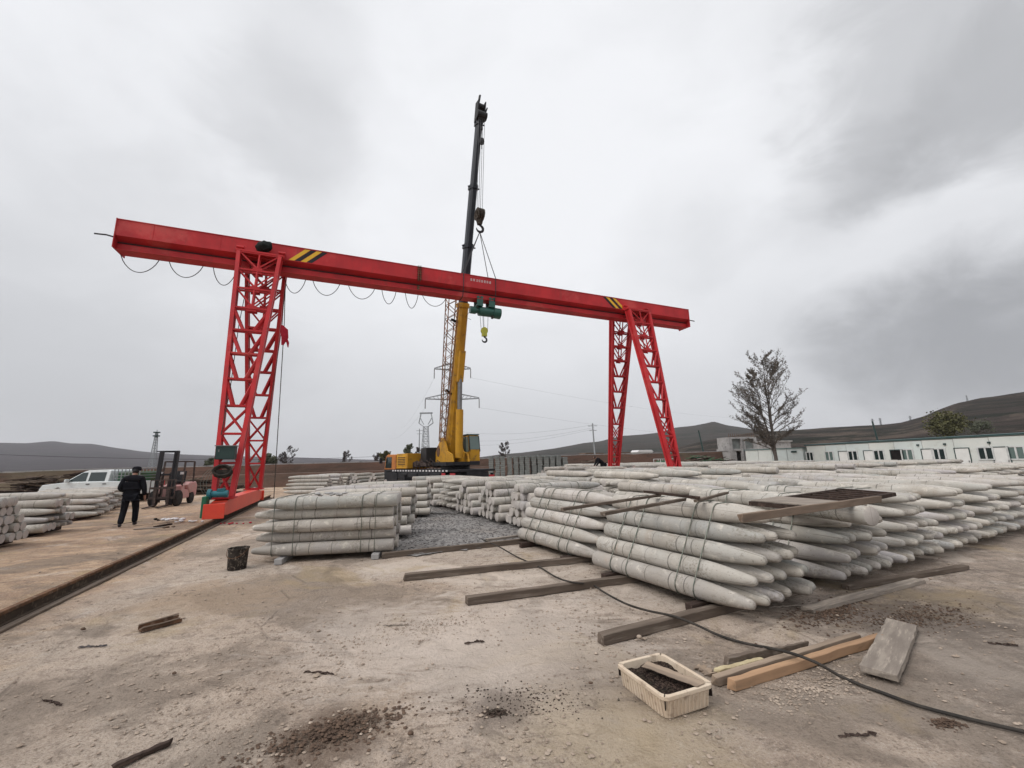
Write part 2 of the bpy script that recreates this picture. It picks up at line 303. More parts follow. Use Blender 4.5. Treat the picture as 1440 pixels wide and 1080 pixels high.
def mat_pile():
    t = NT('pile_concrete')
    a = t.n('ShaderNodeAttribute', attribute_name='lx'); lx = a.outputs['Fac']
    r2 = t.n('ShaderNodeAttribute', attribute_name='rnd'); oi = t.n('ShaderNodeObjectInfo')
    rnd = t.math('FRACT', t.math('ADD', r2.outputs['Fac'], oi.outputs['Random']))
    off = t.n('ShaderNodeCombineXYZ'); t.l(t.math('MULTIPLY', rnd, 37.), off.inputs[0]); t.l(t.math('MULTIPLY', rnd, 91.), off.inputs[1])
    ad = t.n('ShaderNodeVectorMath', operation='ADD'); t.l(t.obj, ad.inputs[0]); t.l(off.outputs[0], ad.inputs[1]); src = ad.outputs[0]
    ramp = t.n('ShaderNodeValToRGB'); t.l(rnd, ramp.inputs[0]); e = ramp.color_ramp.elements
    e[0].position = 0; e[0].color = (.44, .405, .36, 1); e[1].position = 1; e[1].color = (.29, .27, .25, 1)
    for p, c in ((.2, (.36, .345, .315, 1)), (.38, (.50, .465, .415, 1)), (.55, (.37, .345, .34, 1)), (.7, (.31, .31, .29, 1)), (.85, (.42, .385, .345, 1))):
        q = e.new(p); q.color = c
    c = ramp.outputs[0]
    c = t.mix(t.step(t.noise(2.2, 6, .6, src, .4), .35, .7, 0, .6), c, (.31, .275, .23, 1))
    c = t.mix(t.step(t.noise(7, 6, .65, src, .6), .54, .70, 0, .6), c, (.60, .55, .48, 1))
    mp = t.n('ShaderNodeMapping'); t.l(src, mp.inputs[0]); mp.inputs['Scale'].default_value = (.5, 3.5, 3.5)
    c = t.mix(t.step(t.noise(3.2, 5, .6, mp.outputs[0]), .55, .72, 0, .6), c, (.19, .17, .15, 1))
    c = t.mix(t.step(t.noise(1.6, 3, .6, src, .2), .62, .74, 0, .25), c, (.24, .27, .235, 1))
    so = t.n('ShaderNodeSeparateXYZ'); t.l(t.obj, so.inputs[0]); wob = t.math('MULTIPLY', t.math('SUBTRACT', t.noise(3, 4, .6), .5), .012)
    seam = t.math('MULTIPLY', t.step(t.math('ABSOLUTE', t.math('ADD', so.outputs[1], wob)), .0015, .0045, 1, 0), t.step(t.noise(1.3, 2, .5, src), .45, .52))
    c = t.mix(t.math('MULTIPLY', seam, .7), c, (.08, .07, .06, 1))
    c = t.mix(t.step(t.noise(1.1, 5, .6, src, .5), .60, .72, 0, .4), c, (.33, .235, .17, 1))
    pit = t.step(t.noise(48, 3, .6, src), .30, .40, 1, 0)
    c = t.mix(t.math('MULTIPLY', pit, .6), c, (.15, .13, .11, 1))
    pat = t.math('MULTIPLY', t.step(t.noise(1.6, 3, .5, src), .52, .62), t.step(t.noise(30, 4, .7, src), .50, .60))
    c = t.mix(t.math('MULTIPLY', pat, .6), c, (.17, .15, .12, 1))
    c = t.mix(t.step(lx, .004, .001, 0, .5), c, (.44, .40, .38, 1))
    # stained ring marks left by the mould joints and binding wires
    ring = None
    for k, w in ((.36, .010), (.60, .007), (1.05, .005), (1.46, .009), (1.70, .007)):
        x = t.math('ABSOLUTE', t.math('SUBTRACT', lx, t.math('ADD', k, t.math('MULTIPLY', rnd, .10))))
        m = t.step(x, w*.5, w*1.3, 1, 0); ring = m if ring is None else t.math('MAXIMUM', ring, m)
    ring = t.math('MULTIPLY', ring, t.step(t.noise(5, 3, .5, src), .3, .55, .25, 1))
    c = t.mix(t.math('MULTIPLY', ring, .75), c, (.075, .07, .062, 1))
    h = t.math('SUBTRACT', t.noise(38, 6, .65, src), t.math('ADD', t.math('MULTIPLY', ring, .9), t.math('MULTIPLY', pit, .5)))
    n = t.bump(h, .6, .006); n = t.bump(t.noise(6, 3, .5, src), .25, .02, n)
    return t.fin(c, .9, 0, n, .12)
M['pile'] = mat_pile()
# frame of the gantry (fitted): origin under the near-left leg pair, e along the girder, t along the rails
TH = math.radians(22.64); GE = V((math.cos(TH), math.sin(TH), 0)); GT = V((-math.sin(TH), math.cos(TH), 0)); GO = V((-11.01, 16.92, 0))
def gp(s, t, z=0.): return GO + GE*s + GT*t + V((0, 0, z))
def s_of_px(px, z, t=0.):
    lo, hi = -12., 40.
    for _ in range(40):
        m = (lo+hi)/2
        if proj(gp(m, t, z))[0] < px: lo = m
        else: hi = m
    return lo
# ------------------------------------------------------------------ ground
def mat_ground():
    t = NT('yard_ground'); P = t.obj
    sx = t.n('ShaderNodeSeparateXYZ'); t.l(P, sx.inputs[0]); X, Y = sx.outputs[0], sx.outputs[1]
    big = t.noise(.16, 5, .6, P, .5); mid = t.noise(.75, 7, .62, P, .7); sm = t.noise(4.5, 8, .68, P, .4); fine = t.noise(26, 8, .7, P)
    c = t.mix(t.step(mid, .32, .66), (.52, .42, .34, 1), (.40, .315, .25, 1))
    c = t.mix(t.step(big, .40, .62, 0, .7), c, (.43, .375, .32, 1))
    # rutted orange earth left of the rail
    dl = t.math('ADD', t.math('MULTIPLY', t.math('SUBTRACT', X, GO.x), GE.x), t.math('MULTIPLY', t.math('SUBTRACT', Y, GO.y), GE.y))
    dlw = t.math('ADD', dl, t.math('MULTIPLY', t.math('SUBTRACT', mid, .5), 3.0))
    left = t.step(dlw, -.4, 1.2, 1, 0)
    rut = t.noise(1.1, 8, .68, t.map((.7, 1.7, 1), rot=(0, 0, -.35)), 1.2)
    brown = t.mix(t.step(rut, .38, .62), (.50, .345, .225, 1), (.31, .205, .14, 1))
    c = t.mix(t.math('MULTIPLY', left, .9), c, brown)
    o2 = t.math('MULTIPLY', t.step(t.noise(.45, 4, .6, t.map((1, 1, 1), loc=(9, 4, 0)), .6), .48, .66), t.step(dl, 0, 8, .75, .28))
    c = t.mix(o2, c, (.37, .265, .18, 1))
    # whitish cement dust
    c = t.mix(t.step(t.noise(.9, 8, .68, t.map((1, 1, 1), loc=(3, 8, 0)), .9), .55, .70, 0, .7), c, (.52, .455, .405, 1))
    # damp and soiled areas, right foreground mud
    mud = t.math('MULTIPLY', t.step(t.math('ADD', X, t.math('MULTIPLY', mid, 3.)), 3.9, 5.4), t.step(Y, 10, 14, 1, 0))
    c = t.mix(t.math('MULTIPLY', mud, t.step(sm, .36, .6, .35, .9)), c, (.26, .215, .18, 1))
    c = t.mix(t.step(sm, .50, .68, 0, .62), c, (.20, .155, .125, 1))
    st_ = t.noise(2.6, 9, .72, t.map((.8, 1.6, 1), rot=(0, 0, .5), loc=(2, 7, 0)), 1.)
    c = t.mix(t.step(st_, .55, .66, 0, .55), c, (.17, .13, .105, 1)); c = t.mix(t.step(st_, .42, .32, 0, .45), c, (.56, .50, .44, 1))
    c = t.mix(t.step(t.noise(11, 8, .75, P), .55, .68, 0, .75), c, (.12, .09, .07, 1))
    c = t.mix(t.step(fine, .58, .72, 0, .6), c, (.56, .50, .44, 1))
    c = t.mix(t.step(fine, .40, .28, 0, .5), c, (.14, .11, .09, 1))
    cs = t.vor(.55, P, 'DISTANCE_TO_EDGE')
    ck = t.math('MULTIPLY', t.step(cs, .004, .014, 1, 0), t.step(t.noise(.5, 4, .6, P), .5, .62))
    c = t.mix(t.math('MULTIPLY', ck, .4), c, (.10, .08, .066, 1))
    mic = t.noise(55, 6, .8, P); c = t.mix(t.step(mic, .545, .60, 0, .62), c, (.15, .115, .09, 1)); c = t.mix(t.step(mic, .44, .39, 0, .5), c, (.62, .55, .48, 1))
    vd = t.vor(9, P); vm = t.math('MULTIPLY', t.step(vd, .10, .17, 1, 0), t.step(t.noise(3.1, 4, .6, P), .5, .6)); c = t.mix(t.math('MULTIPLY', vm, .7), c, (.11, .085, .07, 1))
    g1 = t.noise(.38, 6, .62, t.map((1, 1, 1), loc=(7, 2, 0)), 1.0)
    c = t.mix(t.step(g1, .50, .58, 0, .58), c, (.19, .155, .125, 1))
    c = t.mix(t.step(g1, .43, .34, 0, .45), c, (.66, .57, .49, 1))
    oc = t.noise(.55, 5, .6, t.map((1, 1, 1), loc=(1, 17, 0)), .8); c = t.mix(t.step(oc, .56, .66, 0, .42), c, (.36, .27, .15, 1))
    # tyre ruts running with the rail
    rx = t.math('ADD', t.math('MULTIPLY', dl, 1.), t.math('MULTIPLY', t.math('SUBTRACT', big, .5), 5.)); fr = t.math('ABSOLUTE', t.math('SUBTRACT', t.math('FRACT', t.math('MULTIPLY', rx, .43)), .5))
    rt = t.math('MULTIPLY', t.step(fr, .02, .075, 1, 0), t.step(t.noise(.5, 4, .6, t.map((1, 1, 1), loc=(4, 4, 0))), .46, .60))
    c = t.mix(t.math('MULTIPLY', rt, .42), c, (.17, .135, .108, 1))
    c = t.mix(t.math('MULTIPLY', t.step(t.noise(1.3, 9, .8, P, 1.4), .575, .63), .55), c, (.12, .095, .078, 1))
    def spot(px, py, r, colr, amt):
        q = G(px, py); dx = t.math('SUBTRACT', X, q.x); dy = t.math('SUBTRACT', Y, q.y); rr_ = t.math('SQRT', t.math('ADD', t.math('MULTIPLY', dx, dx), t.math('MULTIPLY', dy, dy)))
        m_ = t.step(t.math('ADD', t.math('DIVIDE', rr_, r), t.math('MULTIPLY', t.math('SUBTRACT', st_, .5), 2.6)), .35, 1.15, amt, 0); return t.mix(m_, c, colr)
    c = spot(720, 900, 1.7, (.60, .51, .44, 1), .62); c = spot(540, 890, 1.3, (.57, .485, .42, 1), .45); c = spot(880, 1050, .9, (.43, .34, .225, 1), .5)
    c = spot(460, 1032, .42, (.13, .09, .066, 1), .75); c = spot(700, 1000, .30, (.12, .095, .08, 1), .6); c = spot(1290, 868, .9, (.13, .105, .088, 1), .75); c = spot(1160, 862, .8, (.17, .14, .12, 1), .6)
    c = spot(1380, 930, 1.0, (.22, .185, .155, 1), .55); c = spot(830, 950, .6, (.27, .22, .18, 1), .4); c = spot(310, 840, 1.2, (.36, .265, .185, 1), .5)
    # far country beyond the yard: brown fields
    R = t.math('SQRT', t.math('ADD', t.math('MULTIPLY', X, X), t.math('MULTIPLY', Y, Y)))
    far = t.step(R, 60, 110)
    fc = t.mix(t.step(t.noise(.012, 5, .6, t.map((1, 3, 1))), .4, .6), (.19, .145, .11, 1), (.13, .125, .085, 1))
    c = t.mix(far, c, fc)
    h = t.math('ADD', t.math('MULTIPLY', sm, 1.2), t.math('ADD', t.math('MULTIPLY', fine, .55), t.math('MULTIPLY', t.noise(90, 4, .7, P), .22)))
    h = t.math('SUBTRACT', h, t.math('ADD', t.math('MULTIPLY', ck, .3), t.math('MULTIPLY', rt, .5))); h = t.math('ADD', h, t.math('MULTIPLY', t.math('MULTIPLY', left, rut), 1.6))
    n = t.bump(h, 1., .06)
    return t.fin(c, .95, 0, n, .08)
M['ground'] = mat_ground()
def gz(x, y):
    r = math.hypot(x, y); k = max(0., 1-r/45)
    if k == 0: return 0.
    a = noise.fractal(V((x*1.1, y*1.1, 0)), 1, 2.1, 4)*.012
    b = noise.fractal(V((x*7, y*7, 3)), 1, 2.1, 3)*.008
    return k*(a+b)-.004
def ground():
    mb = MB(); th = []; a = -62.
    while a < 62: th.append(a); a += .42
    while a < 298: th.append(a); a += 7.
    n = len(th); rs = [.0]; r = .6
    while r < 9000: rs.append(r); r *= 1.022 if r < 40 else 1.09
    rs.append(9000.)
    vs = []
    for r in rs[1:]:
        for a in th:
            x, y = r*math.sin(math.radians(a)), r*math.cos(math.radians(a)); vs.append((x, y, gz(x, y)))
    m = len(rs)-1; vs.append((0, 0, 0)); fs = []
    for i in range(m-1):
        for k in range(n): fs.append((i*n+k, i*n+(k+1) % n, (i+1)*n+(k+1) % n, (i+1)*n+k)[::-1])
    for k in range(n): fs.append((m*n, (k+1) % n, k))
    mb.add(vs, fs); tag(mb.build('ground', M['ground'], smooth='all'), kind='structure')
ground()

# gravel patch
def gravel():
    t = NT('gravel_bed'); P = t.obj
    v = t.vor(14, P, 'F1', 'Color'); s = t.n('ShaderNodeSeparateColor'); t.l(v, s.inputs[0])
    c = t.mix(s.outputs[0], (.105, .098, .095, 1), (.25, .235, .22, 1))
    c = t.mix(t.step(t.noise(.6, 6, .6, P), .5, .7, 0, .5), c, (.20, .17, .145, 1))
    m = t.fin(c, .95, 0, t.bump(t.vor(14, P), .8, .03))
    out = [(556, 700), (562, 720), (562, 745), (556, 765), (540, 782), (580, 783), (640, 776), (700, 768), (757, 758), (800, 748), (835, 735), (770, 720), (700, 712), (640, 700), (600, 690), (565, 688)]
    pts = [G(*p) for p in out]; o = []
    for i, p in enumerate(pts):
        q = pts[(i+1) % len(pts)]
        for k in range(6):
            w = p.lerp(q, k/6); o.append((w.x+random.uniform(-.12, .12), w.y+random.uniform(-.12, .12), .0205))
    mb = MB(); mb.add(o, [tuple(range(len(o)))]); me = mb.build('gravel_bed', m); tag(me, kind='structure')
    import bmesh
    bm = bmesh.new(); bm.from_mesh(me.data); bmesh.ops.triangulate(bm, faces=bm.faces[:]); bm.normal_update()
    bm.faces.ensure_lookup_table()
    if bm.faces[0].normal.z < 0: bmesh.ops.reverse_faces(bm, faces=bm.faces[:])
    bm.to_mesh(me.data); bm.free()
    def inside(x, y):
        c = False; n = len(pts)
        for i in range(n):
            a, b = pts[i], pts[i-1]
            if (a.y > y) != (b.y > y) and x < (b.x-a.x)*(y-a.y)/(b.y-a.y)+a.x: c = not c
        return c
    st = MB(); k = 0
    while k < 4200:
        x, y = random.uniform(-7, 3), random.uniform(8, 24)
        if inside(x, y): st.rock((x, y, .025), random.uniform(.015, .038)); k += 1
    tag(st.build('gravel', M['gravelst']), 'loose dark grey gravel spread between the two rows of pile stacks', 'gravel', kind='stuff')
gravel()
def scatter():
    st = MB(); k = 0
    while k < 8200:
        a = random.uniform(-58, 58); r = 2.4*math.exp(random.random()**1.1*2.1); x, y = r*math.sin(math.radians(a)), r*math.cos(math.radians(a))
        d = noise.noise(V((x*.6, y*.6, 9)))+.6*noise.noise(V((x*2, y*2, 2)))
        if random.random() > .35+d*1.3: continue
        st.rock((x, y, gz(x, y)+.002), random.choice((.004, .006, .008, .011, .016))*random.uniform(.8, 1.5)); k += 1
    for _ in range(60):
        a = random.uniform(-58, 58); r = random.uniform(3, 14); x, y = r*math.sin(math.radians(a)), r*math.cos(math.radians(a))
        st.rock((x, y, gz(x, y)+.005), random.uniform(.018, .034))
    tag(st.build('pebbles', M['stone']), 'small pale stones and cement crumbs strewn over the yard floor', 'pebbles', kind='stuff')
    def patch(px, py, rx, ry, n, name, mat, label, mx=.022, mound=0., rot=0.):
        c = G(px, py); m = MB(); cs, sn = math.cos(rot), math.sin(rot)
        for _ in range(n):
            u, v = random.gauss(0, .42), random.gauss(0, .42)
            x0, y0 = u*rx, v*ry
            x, y = c.x+x0*cs-y0*sn, c.y+x0*sn+y0*cs
            hgt = mound*max(0, 1-(u*u+v*v)*1.6)
            m.rock((x, y, gz(x, y)+random.random()*hgt), random.uniform(.25, 1)**2*mx+.003)
        return tag(m.build(name, mat), label, 'rubble', kind='stuff')
    patch(468, 1030, .62, .22, 900, 'earth_crumbs', M['crumb'], 'patch of loose brown earth crumbs at the bottom edge of the photo', .018, .03, .5)
    patch(697, 1004, .10, .05, 160, 'asphalt_crumbs', M['crumbdark'], 'black crumbled clod with scattered specks in the bare foreground', .012, .03)
    patch(735, 985, .7, .30, 420, 'dark_specks', M['crumbdark'], 'dark specks of debris scattered left of the foam box', .009, .0)
    patch(1290, 868, 1.1, .35, 900, 'mud_crumbs', M['crumb'], 'dark muddy crumbs beside the grey plank on the right', .015, .03, .3)
    patch(1165, 862, .9, .3, 900, 'rubble_crumbs', M['crumb'], 'brown rubble in front of the pile tips of the nearest stack', .02, .02, .5)
    patch(1150, 965, .9, .25, 700, 'cement_crumbs', M['stone'], 'pale cement crumbs around the sawn timbers', .014, .01, .4)
    patch(600, 880, 1.3, .5, 700, 'cement_specks', M['stone'], 'light flakes of cement on the middle of the bare ground', .010, .01, .4)
    patch(1330, 1018, .12, .06, 200, 'mud_clod', M['crumb'], 'small brown mud clod near the lower right corner', .012, .03)
scatter()
def rock_at(px, py, r, label, m='stone'):
    mb = MB(); mb.rock((0, 0, r*.4), r, .85); mb.rock((r*.3, r*.1, r*.35), r*.8, .8)
    o = mb.build('rock', M[m], loc=G(px, py), smooth='all'); tag(o, label, 'rock'); 
    s = o.modifiers.new('s', 'SUBSURF'); s.levels = s.render_levels = 1
rock_at(899, 901, .055, 'round grey stone beside the end of the batten under the nearest stack')
rock_at(830, 964, .035, 'dark brown stone lying left of the foam box', 'crumb')
rock_at(244, 950, .035, 'angular brown stone alone on the left foreground', 'crumb')
rock_at(116, 888, .045, 'flat brown stone left of the metal scrap tray', 'crumb')
rock_at(577, 1036, .035, 'clay lump at the bottom centre of the yard', 'crumb')

# ------------------------------------------------------------------ rails
def rail(s, t0, t1, label):
    root = empty('crane_rail', gp(s, t0), TH+math.pi/2, label, 'rail', 'rails of the gantry crane')
    L = t1-t0
    m = MB()
    # local x along the rail
    m.box((L/2, 0, .012), (L, .15, .024)); m.box((L/2, 0, .075), (L, .022, .105)); m.build('rail_web', M['railside'], root)
    h = MB(); h.box((L/2, 0, .148), (L, .075, .044)); h.build('rail_head', M['rust'], root, bevel=.006)
    f = MB(); f.box((L/2, .19, .03), (L, .16, .07)); f.box((L/2, -.14, .008), (L, .10, .04)); f.build('rail_footing', M['oldwood'], root, bevel=.01)
rail(0, -15.8, 8, 'rusty crane rail running diagonally from the left edge to the gantry foot')
rail(20.09, -13, 16, 'rusty crane rail hidden among the pile stacks under the farther gantry legs')

# ------------------------------------------------------------------ gantry crane
H = 10.33
def gantry():
    root = empty('gantry_crane', gp(0, 0), TH, 'tall red gantry crane with lattice legs and long box girder', 'gantry crane')
    s0, s1, cR = -5.02, 24.63, 20.09
    gm = MB()
    prof = [(-.475, 1.18), (-.475, .5), (-.17, .36), (-.10, .36), (-.10, .27), (-.20, .27), (-.20, .03), (-.30, .03), (-.30, 0), (.30, 0), (.30, .03), (.20, .03), (.20, .27), (.10, .27), (.10, .36), (.17, .36), (.475, .5), (.475, 1.18)]
    Mx = Matrix(((0, 1, 0, 0), (1, 0, 0, 0), (0, 0, 1, H), (0, 0, 0, 1)))
    gm.prism(prof, s0, s1, Mx)
    gm.box(((s0+s1)/2, 0, H+1.19), (s1-s0, 1.0, .025))
    for x in (s0+.02, s1-.02): gm.box((x, 0, H+.6), (.03, 1.0, 1.24))
    g = gm.build('girder', M['red'], root)
    d = MB()
    for sgn in (-1, 1): d.bar((s0, sgn*.21, H+.315), (s1, sgn*.21, H+.315), .03, .03)
    d.build('conductor_rail', M['black'], g)
    d = MB()
    for k in range(13):
        x = s0+1.2+k*2.27
        for sg in (-1, 1): d.box((x, sg*.4775, H+.84), (.018, .006, .64))
    d.build('weld_seams', M['red0'], g)
    # bolted splices
    for px in (590, ):
        s = s_of_px(px, H+.8, -.475); f = MB()
        for sg in (-1, 1):
            f.box((s+sg*.05, 0, H+.84), (.03, 1.08, .80))
            for k in range(6): f.cyl((s-.12, -.50, H+.52+k*.13), (s+.12, -.50, H+.52+k*.13), .022, 6)
        f.box((s, 0, H+.16), (.12, .46, .26)); f.build('splice_flange', M['rust'], g)
    # hazard stripes: slanting bands on the near face
    def stripes(px, lean, cols):
        s = s_of_px(px, H+.55, -.478)
        for k, c in enumerate(cols):
            m = MB(); a = s+k*.24; y = -.4785
            m.add([(a, y, H+.53), (a+.22, y, H+.53), (a+.22+lean, y, H+1.15), (a+lean, y, H+1.15)], [(0, 1, 2, 3)])
            m.build('hazard_stripe', M[c], g)
    stripes(406, .62, ('stripe', 'black', 'stripe', 'black')); stripes(862, -.7, ('black', 'stripe', 'black', 'stripe'))
    # faded white characters on the girder
    t = MB(); a = s_of_px(661, H+.9, -.478); b = s_of_px(691, H+.9, -.478); n = 8
    rr = random.Random(3)
    for k in range(n):
        cx = a+(b-a)*(k+.5)/n; w = (b-a)/n*.36
        for zz in (-1, 0, 1): t.box((cx, -.479, H+.93+zz*.055), (w*rr.uniform(1.0, 1.9), .002, .016))
        for xx in (-.6, .5): t.box((cx+xx*w, -.4792, H+.93), (.016, .002, rr.uniform(.08, .17)))
    t.build('lettering', M['plastic'], g)
    # end stops
    for x0, x1 in ((s0-.02, s0-.75), (s1+.02, s1+.85)):
        r = MB(); r.tube([(x0, -.1, H+.55), ((x0+x1)/2, -.1, H+.62), (x1, -.1, H+.6)], .03, 6); r.build('end_bar', M['black'], g)
    # legs
    def leg(a, sg):
        wt, wb, tt, tb, zt, zb = .76, .25, .80, 2.76, H+.36, .80
        m = MB(); dep = .15
        def P(u, k, q=0):   # u -1..1 across, k 0 top..1 bottom, q depth offset
            w = wt+(wb-wt)*k; return V((a+u*w, sg*(tt+(tb-tt)*k)+q*dep*(1-.35*k), zt+(zb-zt)*k))
        for u in (-1, 1):
            for q in (-1, 1): m.bar(P(u, -.0, q), P(u, 1, q), .14, .13, (0, 1, 0))
        # cover plates on the outer faces of the chords
            m.bar(P(u*.99, 0, 0), P(u*.99, 1, 0), .05, .30*.8, (0, 1, 0))
        ks = [0, .085, .175, .265, .365, .465, .57, .675, .78, .885, 1.]
        for i, k in enumerate(ks):
            for q in (-1, 1): m.bar(P(-1, k, q), P(1, k, q), .085, .07)
            for u in (-1, 1): m.bar(P(u, k, -1), P(u, k, 1), .05)
            if i+1 < len(ks):
                k2 = ks[i+1]
                for q in (-1, 1):
                    if i < 3:
                        for u in (-1, 0, 1): m.bar(P(u*.95, k, q), P(0, k2-.012, q), .05)
                        c = P(0, k2, q); m.box(c, (.34, .03, .26))
                    elif i < 7:
                        m.bar(P(-1, k, q), P(-.3, k2, q), .085); m.bar(P(1, k, q), P(.3, k2, q), .085)
                    else:
                        m.bar(P(-1, k, q), P(1, k2, q), .05); m.bar(P(1, k, q), P(-1, k2, q), .05)
                for u in (-1, 1): m.bar(P(u, k, -1), P(u, k2, 1), .04)
        # head plate and lugs under the girder
        m.box((a, sg*tt, zt+.06), (1.75, .42, .07)); m.box((a, sg*.52, zt+.11), (1.75, .66, .05))
        for u in (-1, 1):
            m.box((a+u*.78, sg*.56, zt+.22), (.22, .16, .30)); m.cyl((a+u*.78-.14, sg*.66, zt+.34), (a+u*.78+.14, sg*.66, zt+.34), .06, 8)
        # foot
        m.box(P(0, 1)+V((0, 0, -.03)), (.74, .60, .05))
        m.build('leg', M['red'], root)
    for a in (0, cR):
        for sg in (-1, 1): leg(a, sg)
        # end carriage
        c = MB(); hl = 3.75
        c.prism([(-hl, .30), (-hl+.1, .62), (-2.7, .74), (2.7, .74), (hl-.1, .62), (hl, .30), (2.9, .22), (-2.9, .22)], -.21, .21, Matrix.Translation((a, 0, 0)) @ Matrix.Rotation(math.pi/2, 4, 'Z'))
        for t in (-hl+.02, hl-.02): c.box((a, t, .42), (.58, .04, .46))
        ec = c.build('end_carriage', M['red2'], root, bevel=.01)
        for t in (-hl+.45, hl-.45):
            w = MB(); w.cyl((a-.07, t, .37), (a+.07, t, .37), .20, 20); w.cyl((a-.10, t, .37), (a-.07, t, .37), .225, 20); w.cyl((a+.07, t, .37), (a+.10, t, .37), .225, 20); w.build('travel_wheel', M['rust'], ec, smooth=True)
        mo = MB(); x = a-.30 if a == 0 else a+.30; t = -hl+.35; sgx = -1 if a == 0 else 1
        mo.box((x-.0, t-.10, .56), (.13, .40, .66)); ec2 = mo.build('drive_cover', pm('drive_green', (.02, .13, .07, 1), None, 4, .5) if a == 0 else M['green'], ec, bevel=.02)
        mt = MB(); mt.cyl((x+.1, t+.05, .93), (x+.45, t+.05, .93), .11, 16); mt.cyl((x+.45, t+.05, .93), (x+.56, t+.05, .93), .12, 16); mt.cyl((x+.0, t+.05, .93), (x+.1, t+.05, .93), .17, 16); mt.box((x+.36, t+.05, 1.06), (.2, .16, .1)); mt.build('travel_motor', M['teal'], ec, smooth=True)
    # control cabinet and cable reel on the near-left leg
    b = MB(); b.box((.0, -2.95, 2.28), (.56, .36, .44)); cb = b.build('control_cabinet', M['boxgreen'], root, bevel=.015)
    b = MB(); b.box((.0, -2.95, 2.515), (.62, .42, .03)); b.box((-.18, -3.135, 2.35), (.03, .015, .08)); b.build('cabinet_lid', M['steel'], cb)
    b = MB()
    for k in range(5): b.tube([(.26*math.cos(x/10*math.pi*2), -3.13-.03*k, 1.62+.17*math.sin(x/10*math.pi*2)+.02*k) for x in range(10)], .035, 6, closed=True)
    b.box((0, -3.15, 1.62), (.4, .1, .2)); b.build('coiled_cable', M['cable'], root)
    b = MB()
    for i in range(3):
        x = -.34-.08*i; b.tube([(x+.3, -3.1, 1.7), (x+.1, -3.15, 1.72), (x-.02, -3.2, 1.55), (x-.07, -3.22, 1.3), (x-.04, -3.22, 1.1), (x+.08, -3.2, .9)], .007, 5)
    b.build('loose_wire', M['strap'], root)
    # pendant cables and red rag on the far-left leg
    b = MB(); z0 = H-2.2
    b.tube([(.78, .9, H), (.80, 1.0, z0), (.55, 1.35, 4.5), (.35, 1.7, 2.9)], .014, 5); b.tube([(.8, .85, H), (.9, .9, z0), (.98, 1.0, 4), (1.05, 1.1, .3)], .018, 5)
    b.build('pendant_cable', M['cable'], root)
    b = MB(); b.tube([(.80, .9, 8.2), (.92, .85, 7.95), (.98, .82, 7.6), (.9, .84, 7.25)], [.05, .17, .15, .05], 7); b.tube([(.98, .8, 7.7), (1.12, .8, 7.35), (1.14, .8, 7.15)], [.06, .06, .02], 5)
    b.build('red_rag', M['redcloth'], root, smooth=True)
    b = MB(); b.tube([(-.35, -.6, H), (-.42, -1.2, 7.4), (-.30, -2.0, 4.6), (-.22, -2.9, 2.9)], .014, 5); b.build('power_cable', M['cable'], root)
    # festoon loops under the girder
    for xa, xb, dip in ((170, 224, 384), (238, 286, 391), (300, 333, 402), (400, 430, 413), (440, 478, 416), (490, 527, 421), (537, 557, 428), (570, 588, 434), (594, 627, 431)):
        a, b_ = s_of_px(xa, H, .25), s_of_px(xb, H, .25); m = MB(); mid = (a+b_)/2
        zt = H
        py0 = proj(gp(mid, .25, H))[1]; D = (dip-py0)/(CF/((gp(mid, 0, H)-EYE).dot(_F)))*1.04
        m.tube([(a+(b_-a)*k/14, .25, zt-D*(1-(2*k/14-1)**2)**.8) for k in range(15)], .016, 5); m.build('festoon_cable', M['cable'], root)
gantry()
def bundle_on_girder():
    s = s_of_px(373, H+1.0, -.5)
    m = MB(); r = random.Random(5)
    nu, nv = 18, 10; vs = []
    for i in range(nv+1):
        for k in range(nu):
            a, b = 2*math.pi*k/nu, math.pi*i/nv; d = V((math.cos(a)*math.sin(b), math.sin(a)*math.sin(b), math.cos(b)))
            w = 1+.45*noise.noise(d*2.1+V((3, 1, 2)))+.2*noise.noise(d*5); vs.append((d.x*.38*w, d.y*.20*w, .26+d.z*.26*w))
    m.add(vs, [(i*nu+k, (i+1)*nu+k, (i+1)*nu+(k+1) % nu, i*nu+(k+1) % nu) for i in range(nv) for k in range(nu)])
    o = m.build('plastic_bundle', M['blackplastic'], loc=gp(s, -.72, H+.60), smooth='all'); sb = o.modifiers.new('s', 'SUBSURF'); sb.levels = sb.render_levels = 1
    tag(o, 'black plastic wrapped bundle tied at the head of the left gantry leg', 'bundle')
bundle_on_girder()
